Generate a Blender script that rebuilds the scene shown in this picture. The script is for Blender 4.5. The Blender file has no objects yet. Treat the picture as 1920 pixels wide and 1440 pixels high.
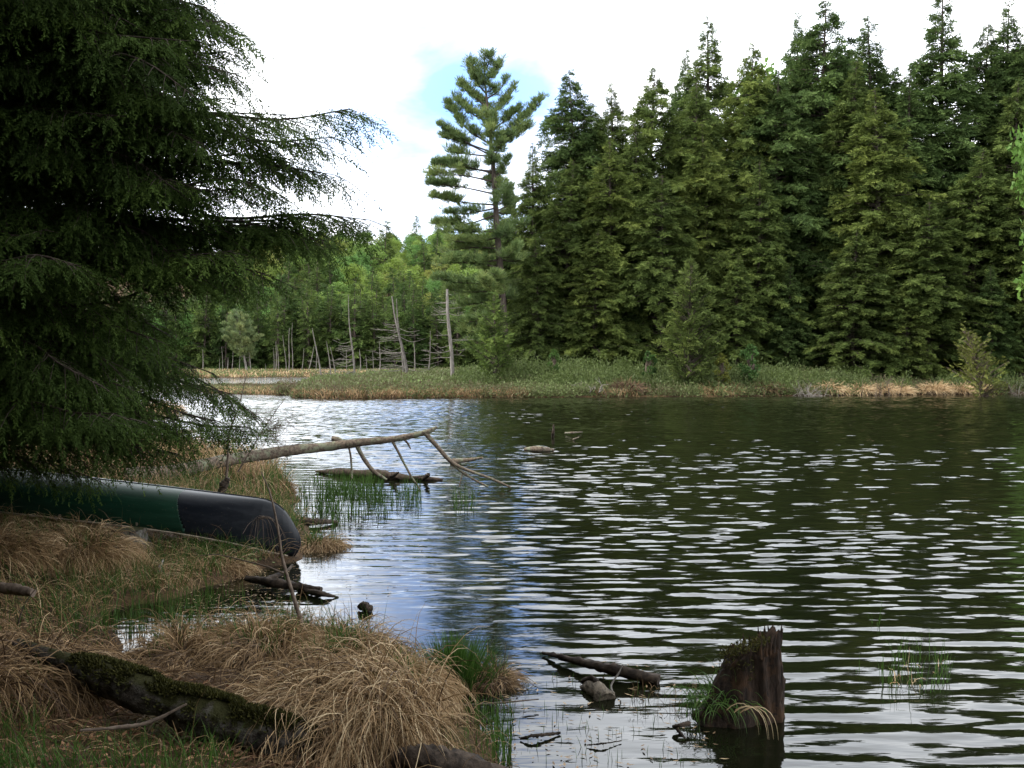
import bpy, math, random
import numpy as np
from mathutils import Vector
R = math.radians
rs = np.random.RandomState(7)
random.seed(7)
S = bpy.context.scene
COL = S.collection

# ------------------------------------------------------------------ camera
CAM_H = 2.2; FPX = 2059.0; PITCH = 1.335
cam = bpy.data.cameras.new('camera'); camo = bpy.data.objects.new('camera', cam); COL.objects.link(camo)
camo.location = (0, 0, CAM_H); camo.rotation_euler = (R(90 - PITCH), 0, 0)
cam.sensor_width = 36; cam.lens = 36 * FPX / 1920; cam.clip_start = 0.1; cam.clip_end = 3000
S.camera = camo
# ------------------------------------------------------------------ sky and sun
SUN_EL, SUN_AZ = 52, -100            # azimuth clockwise from +Y (view direction)
w = bpy.data.worlds.new('World'); S.world = w; w.use_nodes = True
nt = w.node_tree; nt.nodes.clear()
def N(t, typ, **k):
    n = t.nodes.new(typ)
    for a, v in k.items():
        if a.startswith('i_'):
            key = a[2:]; key = int(key) if key.isdigit() else key.replace('_', ' ')
            n.inputs[key].default_value = v
        else: setattr(n, a, v)
    return n
def math_(t, op, a, b=None, c=None):
    n = t.nodes.new('ShaderNodeMath'); n.operation = op
    for i, x in enumerate((a, b, c)):
        if x is None: continue
        if isinstance(x, (int, float)): n.inputs[i].default_value = x
        else: t.links.new(x, n.inputs[i])
    return n.outputs[0]
def ramp(t, fac, stops):
    n = t.nodes.new('ShaderNodeValToRGB'); e = n.color_ramp.elements
    while len(e) < len(stops): e.new(0.5)
    for q, (p, c) in zip(e, stops):
        q.position = p; q.color = (*c, 1) if len(c) == 3 else c
    if fac is not None: t.links.new(fac, n.inputs[0])
    return n.outputs[0]
def mixc(t, fac, a, b, mode='MIX'):
    n = t.nodes.new('ShaderNodeMix'); n.data_type = 'RGBA'; n.blend_type = mode
    for i, x in ((0, fac), (6, a), (7, b)):
        if isinstance(x, (int, float)): n.inputs[i].default_value = x
        elif isinstance(x, tuple): n.inputs[i].default_value = (*x, 1)
        else: t.links.new(x, n.inputs[i])
    return n.outputs[2]
out = N(nt, 'ShaderNodeOutputWorld'); bg = N(nt, 'ShaderNodeBackground', i_Strength=0.1)
nt.links.new(bg.outputs[0], out.inputs[0])
sky = N(nt, 'ShaderNodeTexSky', sky_type='NISHITA', sun_disc=False, sun_elevation=R(SUN_EL), sun_rotation=R(SUN_AZ))
tc = N(nt, 'ShaderNodeTexCoord'); sx = N(nt, 'ShaderNodeSeparateXYZ'); nt.links.new(tc.outputs['Generated'], sx.inputs[0])
den = math_(nt, 'ADD', math_(nt, 'MAXIMUM', sx.outputs[2], 0.0), 0.22)
cx = N(nt, 'ShaderNodeCombineXYZ')
nt.links.new(math_(nt, 'DIVIDE', sx.outputs[0], den), cx.inputs[0]); nt.links.new(math_(nt, 'DIVIDE', sx.outputs[1], den), cx.inputs[1])
cn = N(nt, 'ShaderNodeTexNoise', i_Scale=2.2, i_Detail=6.0, i_Roughness=0.55, i_Distortion=0.3); nt.links.new(cx.outputs[0], cn.inputs[0])
# the break in the cloud, low over the far shore
az = math_(nt, 'ARCTAN2', sx.outputs[0], sx.outputs[1])
el = math_(nt, 'ARCSINE', sx.outputs[2])
dx = math_(nt, 'DIVIDE', math_(nt, 'SUBTRACT', az, R(-2.2)), R(6.2))
dy = math_(nt, 'DIVIDE', math_(nt, 'SUBTRACT', el, R(12.5)), R(6.5))
rr = math_(nt, 'SQRT', math_(nt, 'ADD', math_(nt, 'MULTIPLY', dx, dx), math_(nt, 'MULTIPLY', dy, dy)))
hole = math_(nt, 'SUBTRACT', 1.35, rr)                       # >0 inside
cover = math_(nt, 'ADD', math_(nt, 'MULTIPLY', math_(nt, 'SUBTRACT', cn.outputs[0], 0.5), 3.4), hole)
blue = ramp(nt, cover, [(0.0, (0, 0, 0)), (1.2, (.85, .85, .85))])
cn2 = N(nt, 'ShaderNodeTexNoise', i_Scale=1.3, i_Detail=5.0, i_Roughness=0.55); nt.links.new(cx.outputs[0], cn2.inputs[0])
cloudc = ramp(nt, cn2.outputs[0], [(0.3, (0.62, 0.68, 0.76)), (0.7, (1.0, 1.0, 1.0))])
cm = N(nt, 'ShaderNodeVectorMath', operation='SCALE'); nt.links.new(cloudc, cm.inputs[0]); 
# thin cloud: brightest low down, duller overhead
cs = math_(nt, 'MULTIPLY_ADD', math_(nt, 'MINIMUM', math_(nt, 'MAXIMUM', math_(nt, 'DIVIDE', math_(nt, 'SUBTRACT', el, R(22)), R(30)), 0.0), 1.0), -11, 18.0); thin = math_(nt, 'MINIMUM', math_(nt, 'MAXIMUM', math_(nt, 'ADD', math_(nt, 'MULTIPLY', hole, .6), .12), 0.0), 1.0)
cs = math_(nt, 'MULTIPLY', cs, math_(nt, 'MULTIPLY_ADD', thin, -.74, 1.0)); nt.links.new(cs, cm.inputs[3])
bl = N(nt, 'ShaderNodeVectorMath', operation='MULTIPLY'); nt.links.new(sky.outputs[0], bl.inputs[0]); bl.inputs[1].default_value = (0.9, 1.25, 1.9)
skyc = mixc(nt, blue, cm.outputs[0], bl.outputs[0])
nt.links.new(skyc, bg.inputs[0])

sl = bpy.data.lights.new('sun', 'SUN'); slo = bpy.data.objects.new('sun', sl); COL.objects.link(slo)
sl.energy = 2.0; sl.angle = R(3); sl.color = (1, 0.95, 0.86)
_a, _e = R(SUN_AZ), R(SUN_EL)
sdir = Vector((math.sin(_a) * math.cos(_e), math.cos(_a) * math.cos(_e), math.sin(_e)))
slo.rotation_euler = sdir.to_track_quat('Z', 'Y').to_euler()
S.view_settings.view_transform = 'Standard'; S.view_settings.look = 'None'
S.view_settings.gamma = 1; S.view_settings.exposure = 1.3
S.render.engine = 'CYCLES'
cy = S.cycles
cy.max_bounces = 5; cy.diffuse_bounces = 2; cy.glossy_bounces = 3; cy.transmission_bounces = 3
cy.caustics_reflective = False; cy.caustics_refractive = False; cy.sample_clamp_indirect = 4
cy.use_denoising = True
cy.use_adaptive_sampling = False

# ------------------------------------------------------------------ pixel <-> world
cp, sp = math.cos(R(PITCH)), math.sin(R(PITCH))
def ray(px, py):
    u, v = (px - 960) / FPX, (720 - py) / FPX
    return np.array([u, cp + v * sp, v * cp - sp])
def W(px, py, z=0.0):                 # point on the plane at height z seen at a pixel of the photograph
    d = ray(px, py); t = (z - CAM_H) / d[2]
    return np.array([d[0] * t, d[1] * t, z])
def A(px, py, D):                     # point seen at a pixel, D metres ahead
    d = ray(px, py); t = D / d[1]
    return np.array([d[0] * t, D, CAM_H + d[2] * t])

# ------------------------------------------------------------------ mesh helpers
class MB:
    def __init__(s): s.V = []; s.F = []; s.T = []; s.M = []; s.n = 0
    def add(s, V, F, tint=0.5, mat=0):
        V = np.asarray(V, float).reshape(-1, 3); F = np.asarray(F, int)
        if len(F) == 0: return
        s.V.append(V); s.F.append(F + s.n); s.n += len(V)
        t = np.full(len(V), float(tint)) if np.isscalar(tint) else np.asarray(tint, float)
        s.T.append(t); s.M.append(np.full(len(F), mat, int))
    def build(s, name, mats, parent=None, smooth=False):
        me = bpy.data.meshes.new(name)
        V = np.concatenate(s.V); nl = []; loops = []
        for f in s.F: nl.append(np.full(len(f), f.shape[1])); loops.append(f.ravel())
        nl = np.concatenate(nl); loops = np.concatenate(loops)
        me.vertices.add(len(V)); me.vertices.foreach_set('co', V.ravel().astype(np.float32))
        me.loops.add(len(loops)); me.loops.foreach_set('vertex_index', loops.astype(np.int32))
        me.polygons.add(len(nl)); st = np.concatenate([[0], np.cumsum(nl)[:-1]])
        me.polygons.foreach_set('loop_start', st.astype(np.int32)); me.polygons.foreach_set('loop_total', nl.astype(np.int32))
        me.polygons.foreach_set('material_index', np.concatenate(s.M).astype(np.int32))
        if smooth: me.polygons.foreach_set('use_smooth', np.ones(len(nl), bool))
        me.update(calc_edges=True)
        at = me.attributes.new('tint', 'FLOAT', 'POINT'); at.data.foreach_set('value', np.concatenate(s.T).astype(np.float32))
        for m in (mats if isinstance(mats, (list, tuple)) else [mats]): me.materials.append(m)
        o = bpy.data.objects.new(name, me); COL.objects.link(o)
        if parent is not None: o.parent = parent
        return o
def unit(v): return v / np.maximum(np.linalg.norm(v, axis=-1, keepdims=True), 1e-9)
def empty(name, loc, rz=0.0, scale=1.0):
    o = bpy.data.objects.new(name, None); COL.objects.link(o); o.location = loc; o.rotation_euler = (0, 0, rz)
    o.scale = (scale,) * 3 if np.isscalar(scale) else scale; o.empty_display_size = 0.2
    return o
def tag(o, label=None, cat=None, group=None, kind=None):
    if label: o['label'] = label
    if cat: o['category'] = cat
    if group: o['group'] = group
    if kind: o['kind'] = kind
    return o
def tube(mb, pts, rad, sides=6, tint=0.5, mat=0, rough=0.0, cap=True):
    pts = np.asarray(pts, float); n = len(pts)
    rad = np.full(n, rad) if np.isscalar(rad) else np.asarray(rad, float)
    tg = np.gradient(pts, axis=0); tg = unit(tg)
    ref = np.array([0, 0, 1.0]) if abs(tg[:, 2]).mean() < 0.8 else np.array([1.0, 0, 0])
    a = unit(np.cross(tg, ref)); b = np.cross(tg, a)
    th = np.linspace(0, 2 * np.pi, sides, endpoint=False)
    r = rad[:, None] * (1 + (rs.randn(n, sides) * rough if rough else 0))
    V = pts[:, None] + r[..., None] * (np.cos(th)[None, :, None] * a[:, None] + np.sin(th)[None, :, None] * b[:, None])
    V = V.reshape(-1, 3); i = np.arange(n - 1)[:, None] * sides; j = np.arange(sides)[None]; k = (j + 1) % sides
    F = np.stack([i + j, i + k, i + sides + k, i + sides + j], -1).reshape(-1, 4)
    mb.add(V, F, tint, mat)
    if cap:
        for e, idx in ((0, 0), (n - 1, (n - 1) * sides)):
            vv = np.vstack([V[idx:idx + sides], pts[e]])
            f = np.array([[q, (q + 1) % sides, sides] for q in range(sides)])
            mb.add(vv, f, tint, mat)
def bez(pts, n=12):                   # smooth curve through points (Catmull-Rom)
    P = np.asarray(pts, float); P = np.vstack([2 * P[0] - P[1], P, 2 * P[-1] - P[-2]]); o = []
    seg = len(P) - 3; m = max(2, n // seg)
    for s in range(seg):
        p0, p1, p2, p3 = P[s:s + 4]
        for t in np.linspace(0, 1, m, endpoint=False):
            o.append(0.5 * (2 * p1 + (p2 - p0) * t + (2 * p0 - 5 * p1 + 4 * p2 - p3) * t * t + (3 * p1 - p0 - 3 * p2 + p3) * t ** 3))
    o.append(P[-2]); return np.array(o)
def leaves(mb, P, D, U, L, Wd, tint, mat=0):       # rhombic leaves, one bent quad each
    P = np.asarray(P); n = len(P)
    if n == 0: return
    D = unit(D); Sd = unit(np.cross(D, U)); L = np.broadcast_to(L, n)[:, None]; Wd = np.broadcast_to(Wd, n)[:, None]
    Nn = np.cross(Sd, D)
    V = np.stack([P, P + D * L * .45 + Sd * Wd * .5 - Nn * Wd * .12, P + D * L, P + D * L * .45 - Sd * Wd * .5 - Nn * Wd * .12], 1)
    mb.add(V.reshape(-1, 3), np.arange(n * 4).reshape(-1, 4), np.repeat(np.broadcast_to(tint, n), 4), mat)
def stamp(mb, TV, TT, P, D, U, sc, tint, mat=0):   # copies of a template of quads (x along D, z along U)
    D = unit(np.asarray(D, float)); Sd = unit(np.cross(U, D)); U2 = np.cross(D, Sd)
    M = np.stack([D, Sd, U2], -1)                  # n,3,3
    V = np.einsum('nij,kj->nki', M, TV) * np.broadcast_to(sc, len(P))[:, None, None] + np.asarray(P)[:, None]
    n, k = V.shape[:2]
    mb.add(V.reshape(-1, 3), np.arange(n * k).reshape(-1, 4), (np.asarray(tint)[:, None] + TT[None]).ravel(), mat)
def blades(mb, P, D, L, Wd, droop, tint, segs=6, curl=0.0, floor=None, mat=0, base_dark=.25):
    n = len(P); p = np.array(P, float); d = unit(np.array(D, float)); L = np.broadcast_to(L, n); seg = (L / segs)[:, None]
    fac = rs.randn(n, 3) * 0.35; pts = [p.copy()]; droop = np.broadcast_to(droop, n)[:, None]
    cz = (rs.rand(n, 1) - .5) * curl
    for k in range(segs):
        p = p + d * seg
        if floor is not None:
            fz = floor(p[:, 0], p[:, 1]); p[:, 2] = np.maximum(p[:, 2], fz + 0.006 + 0.02 * rs.rand(n))
        pts.append(p.copy())
        side = np.stack([-d[:, 1], d[:, 0], np.zeros(n)], -1)
        d = unit(d + np.array([0, 0, -1.0]) * droop * (0.6 + 0.25 * k) + side * cz)
    Q = np.stack(pts, 1); tg = unit(np.gradient(Q, axis=1))
    sv = unit(np.cross(tg, unit(fac + np.array([0, -0.8, 0.6]))[:, None]))
    wp = np.array([1.0 - 0.85 * (k / segs) ** 1.5 for k in range(segs + 1)])[None, :, None] * np.broadcast_to(Wd, n)[:, None, None] * .5
    V = np.stack([Q - sv * wp, Q + sv * wp], 2).reshape(n, -1, 3)
    base = (np.arange(n) * (segs + 1) * 2)[:, None, None]; k = (np.arange(segs) * 2)[None, :, None]
    F = (base + k + np.array([0, 1, 3, 2])[None, None]).reshape(-1, 4)
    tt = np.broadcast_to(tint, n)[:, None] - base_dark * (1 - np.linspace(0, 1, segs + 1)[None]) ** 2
    mb.add(V.reshape(-1, 3), F, np.clip(np.repeat(tt.ravel(), 2), .01, .99), mat)
def vnoise(x, y, s=1.0, seed=0, oct=3):            # smooth value noise -1..1
    o = np.zeros_like(np.asarray(x, float)); amp = 1.0; tot = 0
    for k in range(oct):
        X = x * s + seed * 17.3 + k * 31.7; Y = y * s + seed * 7.9 + k * 11.1
        xi = np.floor(X); yi = np.floor(Y); fx = X - xi; fy = Y - yi; fx = fx * fx * (3 - 2 * fx); fy = fy * fy * (3 - 2 * fy)
        h = lambda a, b: (np.sin(a * 127.1 + b * 311.7 + seed) * 43758.5453) % 1.0
        v = (h(xi, yi) * (1 - fx) + h(xi + 1, yi) * fx) * (1 - fy) + (h(xi, yi + 1) * (1 - fx) + h(xi + 1, yi + 1) * fx) * fy
        o += (v * 2 - 1) * amp; tot += amp; amp *= .5; s = s * 2
    return o / tot

# ------------------------------------------------------------------ materials
def mat(name, f, rough=0.7, spec=0.3):
    m = bpy.data.materials.new(name); m.use_nodes = True; t = m.node_tree
    b = t.nodes['Principled BSDF']; b.inputs['Roughness'].default_value = rough
    b.inputs['Specular IOR Level'].default_value = spec
    f(t, b); return m
def tintn(t):
    a = t.nodes.new('ShaderNodeAttribute'); a.attribute_name = 'tint'; return a.outputs['Fac']
def foliage(name, stops, transl=0.3, rough=0.55, objcol=True, spec=0.25):
    def f(t, b):
        c = ramp(t, tintn(t), stops)
        if objcol:
            oi = t.nodes.new('ShaderNodeObjectInfo'); c = mixc(t, 1.0, c, oi.outputs['Color'], 'MULTIPLY')
        t.links.new(c, b.inputs['Base Color'])
        if transl:
            tr = t.nodes.new('ShaderNodeBsdfTranslucent'); t.links.new(c, tr.inputs[0])
            mx = t.nodes.new('ShaderNodeMixShader'); mx.inputs[0].default_value = transl
            o = t.nodes['Material Output']
            t.links.new(b.outputs[0], mx.inputs[1]); t.links.new(tr.outputs[0], mx.inputs[2]); t.links.new(mx.outputs[0], o.inputs[0])
    return mat(name, f, rough, spec)
def bark(name, c1, c2, scale=14, stretch=(1, 1, .25), bump=0.5, moss=None, objsp=True, c3=None):
    def f(t, b):
        tc = t.nodes.new('ShaderNodeTexCoord'); mp = t.nodes.new('ShaderNodeMapping'); mp.inputs['Scale'].default_value = stretch
        t.links.new(tc.outputs['Object'], mp.inputs[0])
        n = N(t, 'ShaderNodeTexNoise', i_Scale=scale, i_Detail=8.0, i_Roughness=0.65); t.links.new(mp.outputs[0], n.inputs[0])
        c = ramp(t, n.outputs[0], [(0.35, c1), (0.65, c2)])
        if c3 is not None:
            n3 = N(t, 'ShaderNodeTexNoise', i_Scale=scale * .25, i_Detail=5.0, i_Roughness=0.7); t.links.new(tc.outputs['Object'], n3.inputs[0])
            c = mixc(t, ramp(t, n3.outputs[0], [(0.5, (0, 0, 0)), (0.6, (1, 1, 1))]), c, c3)
        if moss:
            g = t.nodes.new('ShaderNodeNewGeometry'); s = t.nodes.new('ShaderNodeSeparateXYZ'); t.links.new(g.outputs['Normal'], s.inputs[0])
            n2 = N(t, 'ShaderNodeTexNoise', i_Scale=5.0, i_Detail=6.0, i_Roughness=.7); t.links.new(tc.outputs['Object'], n2.inputs[0])
            k = math_(t, 'ADD', s.outputs[2], math_(t, 'MULTIPLY', math_(t, 'SUBTRACT', n2.outputs[0], .5), 3.0))
            c = mixc(t, ramp(t, k, [(0.45, (0, 0, 0)), (0.75, (1, 1, 1))]), c, moss)
        t.links.new(c, b.inputs['Base Color'])
        bp = t.nodes.new('ShaderNodeBump'); bp.inputs['Strength'].default_value = bump; bp.inputs['Distance'].default_value = 0.02
        t.links.new(n.outputs[0], bp.inputs['Height']); t.links.new(bp.outputs[0], b.inputs['Normal'])
    return mat(name, f, 0.85, 0.2)

M = {}
M['hemlock'] = foliage('hemlock_needles', [(0, (0.034, 0.052, 0.016)), (0.5, (0.074, 0.107, 0.029)), (1, (0.14, 0.18, 0.048))], .3, .7, True, .1)
M['near_hemlock'] = foliage('near_hemlock_needles', [(0, (0.022, 0.038, 0.010)), (0.5, (0.052, 0.088, 0.020)), (1, (0.11, 0.17, 0.036))], 0.35, .8, True, .08)
M['pine'] = foliage('pine_needles', [(0, (0.05, 0.085, 0.035)), (0.5, (0.13, 0.19, 0.06)), (1, (0.28, 0.32, 0.10))])
M['leaf'] = foliage('broad_leaves', [(0, (0.07, 0.12, 0.026)), (0.5, (0.135, 0.215, 0.048)), (1, (0.23, 0.32, 0.08))], 0.35)
M['shrub'] = foliage('shrub_leaves', [(0, (0.10, 0.06, 0.04)), (0.3, (0.10, 0.11, 0.045)), (0.65, (0.14, 0.19, 0.06)), (1, (0.26, 0.29, 0.14))], 0.25)
M['bright_shrub'] = foliage('bright_shrub_leaves', [(0, (0.05, 0.065, 0.02)), (0.5, (0.085, 0.115, 0.035)), (1, (0.14, 0.19, 0.055))], 0.3)
M['straw'] = foliage('dry_grass_blades', [(0, (0.045, 0.025, 0.014)), (0.32, (0.19, 0.118, 0.056)), (0.62, (0.37, 0.245, 0.125)), (1, (0.66, 0.52, 0.32))], 0.15, 0.6)
M['grass'] = foliage('green_grass_blades', [(0, (0.03, 0.06, 0.012)), (0.5, (0.055, 0.12, 0.02)), (1, (0.11, 0.2, 0.04))], 0.3, 0.5)
M['bark'] = bark('hemlock_bark', (0.035, 0.026, 0.02), (0.10, 0.08, 0.065), 10)
M['deadwood'] = bark('weathered_deadwood', (0.10, 0.085, 0.072), (0.25, 0.23, 0.205), 12, (1, 1, .2), 0.4)
M['greybark'] = bark('smooth_grey_bark', (0.05, 0.038, 0.03), (0.20, 0.155, 0.115), 24, (1, 1, 1), 0.4, c3=(0.17, 0.18, 0.12))
M['darkwood'] = bark('wet_dark_wood', (0.012, 0.009, 0.007), (0.075, 0.055, 0.04), 16, (1, 1, 1), 0.7)
M['twig'] = bark('twig_bark', (0.07, 0.052, 0.04), (0.17, 0.13, 0.10), 20, (1, 1, 1), 0.2)

# ------------------------------------------------------------------ terrain
def poly_sd(X, Y, poly):              # signed distance to a polygon, positive inside
    P = np.asarray(poly); Q = np.roll(P, -1, 0); d2 = np.full(X.shape, 1e18); ins = np.zeros(X.shape, bool)
    for (ax, ay), (bx, by) in zip(P, Q):
        ex, ey = bx - ax, by - ay; L = ex * ex + ey * ey + 1e-12
        t = np.clip(((X - ax) * ex + (Y - ay) * ey) / L, 0, 1)
        d2 = np.minimum(d2, (X - ax - t * ex) ** 2 + (Y - ay - t * ey) ** 2)
        c = ((ay > Y) != (by > Y)) & (X < (bx - ax) * (Y - ay) / (by - ay + 1e-12) + ax); ins ^= c
    return np.sqrt(d2) * np.where(ins, 1, -1)
sh = [(930, 1560), (875, 1440), (848, 1390), (815, 1330), (790, 1285), (755, 1235), (700, 1200), (640, 1182), (520, 1178), (420, 1182), (320, 1195),
      (260, 1240), (205, 1235), (180, 1180), (210, 1140), (290, 1118), (360, 1098), (430, 1085), (500, 1062), (556, 1050), (575, 1020), (560, 985), (545, 950),
      (535, 915), (520, 890), (470, 868), (380, 850), (300, 838), (180, 825), (40, 812)]
near = [tuple(W(x, y)[:2]) for x, y in sh] + [(-22, 38), (-40, 44), (-80, 50), (-80, -40), (2.2, -40), (1.0, 1), (0.6, 3)]
hum = [tuple(W(x, y)[:2]) for x, y in ((255, 782), (330, 784), (325, 770), (250, 769))]
fs = [(548, 746), (640, 748), (760, 747), (900, 746), (1150, 744.5), (1320, 743), (1530, 742), (1700, 740), (1920, 738), (2300, 736)]
farp = [tuple(W(x, y)[:2]) for x, y in fs] + [(160, 90), (400, 100), (500, 700), (-30, 700), (-14, 108)] + [tuple(W(x, y)[:2]) for x, y in ((603, 716.5), (565, 722))]
mid = [tuple(W(x, y)[:2]) for x, y in ((395, 738), (460, 740), (560, 741), (640, 738), (640, 722), (560, 721.5), (470, 721.5), (380, 723), (330, 729))]
backp = [tuple(W(x, y)[:2]) for x, y in ((330, 709), (400, 708.5), (500, 708), (560, 707.5), (620, 708))] + [(0, 130), (60, 160), (60, 700), (-500, 700), (-500, 110), (-90, 100)]
def ss(x): x = np.clip(x, 0, 1); return x * x * (3 - 2 * x)
def height(X, Y):
    X = np.asarray(X, float); Y = np.asarray(Y, float)
    n = poly_sd(X, Y, near) + vnoise(X, Y, 1.3, 1) * 0.22
    h = -0.6 + 0.68 * ss((n + 0.9) / 1.0) + 0.27 * ss(n / 2.2) + vnoise(X, Y, 0.8, 2) * 0.07 * ss(n / .8) + vnoise(X, Y, 4, 3) * 0.025 * ss(n / .3)
    h = h + 0.25 * ss((6 - Y) / 5) * ss(n / 1.5)
    for p, up in ((farp, .45), (mid, .05), (backp, .35), (hum, .2)):
        d = poly_sd(X, Y, p) + vnoise(X, Y, .35, 5) * 0.5
        h = np.maximum(h, -0.6 + 0.68 * ss((d + 1.2) / 1.4) + ((up - .05) + (.62 * ss((X + 5) / 7) + .12 if p is farp else 0)) * ss(d / 8) + 0.08 * vnoise(X, Y, .3, 6) * ss(d / 3))
    u_ = (X + 2.6) * -.996; v_ = Y - 12.75 + (X + 2.6) * .087
    cn_ = ss((.95 - np.abs(v_ + .1)) / .45) * ss((u_ + .9) / .6) * ss((5.6 - u_) / .8)
    lim_ = .02 + .10 * np.clip(u_, 0, 6)
    h = np.where((h > lim_) & (n > -1), h * (1 - cn_) + lim_ * cn_, h)
    hill = 34 * ss((Y - 165 + 0.18 * X) / 190) * (1 + .16 * vnoise(X, Y, .012, 8, 2)) + 9 * ss((Y - 86) / 60) * ss((X - 4) / 25)
    return h + hill * (Y > 60)
def grid(xs, ys, zf):
    X, Y = np.meshgrid(xs, ys); Z = zf(X, Y); V = np.stack([X, Y, Z], -1).reshape(-1, 3)
    nx, ny = len(xs), len(ys); i = np.arange(ny - 1)[:, None] * nx; j = np.arange(nx - 1)[None]
    return V, np.stack([i + j, i + j + 1, i + nx + j + 1, i + nx + j], -1).reshape(-1, 4)
def steps(*a):
    o = [a[0]]
    for s, e in zip(a[1::2], a[2::2]):
        n = max(1, int(round((e - o[-1]) / s))); o += list(np.linspace(o[-1], e, n + 1)[1:])
    return np.array(o)
def ground_f(t, b):
    tc = t.nodes.new('ShaderNodeTexCoord')
    n = N(t, 'ShaderNodeTexNoise', i_Scale=1.1, i_Detail=9.0, i_Roughness=.7); t.links.new(tc.outputs['Object'], n.inputs[0])
    n2 = N(t, 'ShaderNodeTexNoise', i_Scale=26.0, i_Detail=6.0, i_Roughness=.7); t.links.new(tc.outputs['Object'], n2.inputs[0])
    c = ramp(t, n.outputs[0], [(.38, (0.035, 0.024, 0.015)), (.52, (0.09, 0.058, 0.034)), (.64, (0.055, 0.062, 0.02))])
    c2 = ramp(t, n2.outputs[0], [(.35, (0.35, 0.32, 0.3)), (.65, (1.4, 1.3, 1.1))])
    t.links.new(mixc(t, 1.0, c, c2, 'MULTIPLY'), b.inputs['Base Color'])
    bp = t.nodes.new('ShaderNodeBump'); bp.inputs['Strength'].default_value = .8; bp.inputs['Distance'].default_value = .04
    t.links.new(n2.outputs[0], bp.inputs['Height']); t.links.new(bp.outputs[0], b.inputs['Normal'])
M['ground'] = mat('soil', ground_f, .95, .15)
V, F = grid(steps(-900, 60, -120, 6, -30, .6, -11, .11, 2.5, .8, 40, 3, 90, 60, 900), steps(-300, 30, -60, 4, -6, .4, 1, .1, 20, .3, 45, .6, 125, 3, 200, 8, 440, 60, 1500), height)
mb = MB(); mb.add(V, F); tag(mb.build('ground', M['ground'], smooth=True), kind='structure')

# ------------------------------------------------------------------ water
comp = []
for k in range(60):
    lam = math.exp(rs.uniform(math.log(0.12), math.log(.8))); th = rs.randn() * R(19) + R(4)
    comp.append((2 * math.pi / lam, th, rs.uniform(0, 6.28), 0.0094 * (lam / 2 / math.pi) * (1.7 if lam < .5 else .6)))
def calm(X, Y):                       # the ripples die out in the lee of the bank
    sd = -poly_sd(X, Y, near)
    return 0.10 + 0.90 * ss((sd - .2 + .5 * vnoise(X, Y, .5, 9)) / 2.6)
def wave(X, Y):
    Z = np.zeros(X.shape)
    for k, th, ph, a in comp:
        Z += a * np.sin(k * (math.sin(th) * X + math.cos(th) * Y) + ph + 0.8 * np.sin(X * .35 * math.sqrt(k / 12) + ph * 3) + .6 * np.sin(X * 1.3 + Y * .2 + ph * 5))
    Z *= (1 + .40 * vnoise(X, Y, .35, 12, 2)) * (1 + .5 * vnoise(X * .5, Y, .12, 13, 2)) * (1 + .45 * ss((Y - 11) / 14))
    return Z * calm(X, Y) * (1 - ss((Y - 60) / 10))
def water_f(t, b):
    b.inputs['Base Color'].default_value = (0.006, 0.007, 0.003, 1); b.inputs['IOR'].default_value = 1.333
    b.inputs['Specular IOR Level'].default_value = 0.5
    tc = t.nodes.new('ShaderNodeTexCoord'); mp = t.nodes.new('ShaderNodeMapping'); mp.inputs['Scale'].default_value = (.45, 1.6, 1)
    mp.inputs['Rotation'].default_value = (0, 0, R(3)); t.links.new(tc.outputs['Object'], mp.inputs[0])
    n = N(t, 'ShaderNodeTexNoise', i_Scale=3.5, i_Detail=3.0, i_Roughness=.55); t.links.new(mp.outputs[0], n.inputs[0])
    bp = t.nodes.new('ShaderNodeBump'); bp.inputs['Strength'].default_value = 1.0; bp.inputs['Distance'].default_value = .0055
    t.links.new(n.outputs[0], bp.inputs['Height'])
    sy = t.nodes.new('ShaderNodeSeparateXYZ'); t.links.new(tc.outputs['Object'], sy.inputs[0])      # open water beyond the modelled ripples
    mk = math_(t, 'MINIMUM', math_(t, 'MAXIMUM', math_(t, 'DIVIDE', math_(t, 'SUBTRACT', sy.outputs[1], 26.0), 38.0), 0.0), 1.0)
    n2 = N(t, 'ShaderNodeTexNoise', i_Scale=2.2, i_Detail=2.0, i_Roughness=.5); t.links.new(mp.outputs[0], n2.inputs[0])
    bp2 = t.nodes.new('ShaderNodeBump'); bp2.inputs['Distance'].default_value = .08; t.links.new(mk, bp2.inputs['Strength'])
    t.links.new(n2.outputs[0], bp2.inputs['Height']); t.links.new(bp.outputs[0], bp2.inputs['Normal']); t.links.new(bp2.outputs[0], b.inputs['Normal'])
M['water'] = mat('pond_water', water_f, .03, .5)
V, F = grid(steps(-900, 60, -60, .8, -32, .3, -9, .1, 12, .2, 32, 1, 90, 60, 900), steps(-300, 30, 0, .3, 3.5, .03, 14, .045, 28, .08, 62, .5, 130, 40, 1500), wave)
mb = MB(); mb.add(V, F); tag(mb.build('water', M['water'], smooth=True), kind='structure')

# ------------------------------------------------------------------ tree builders
def template_fan(k, L, Wd, spread, droop=0.15, jit=.12):   # flat conifer spray of k leaflets on each side
    V = []; T = []
    def leaf(p, d, l, w_, t):
        d = unit(np.array(d)); s = unit(np.cross(d, [0, 0, 1.0]) + rs.randn(3) * .25)
        V.extend([p, p + d * l * .45 + s * w_ / 2, p + d * l, p + d * l * .45 - s * w_ / 2]); T.extend([t] * 4)
    for i in range(k):
        x = i / k; z = -droop * x * x
        for sgn in (-1, 1):
            a = R(spread) * sgn * (1 - .35 * x)
            leaf(np.array([x, 0, z]), [math.cos(a), math.sin(a), -.18 + rs.randn() * jit], L * (1 - .45 * x) * rs.uniform(.75, 1.2), Wd * rs.uniform(.8, 1.2), rs.uniform(-.12, .12))
    leaf(np.array([.8, 0, -droop * .7]), [1, 0, -droop], L, Wd, .12)
    return np.array(V), np.array(T)
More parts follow.
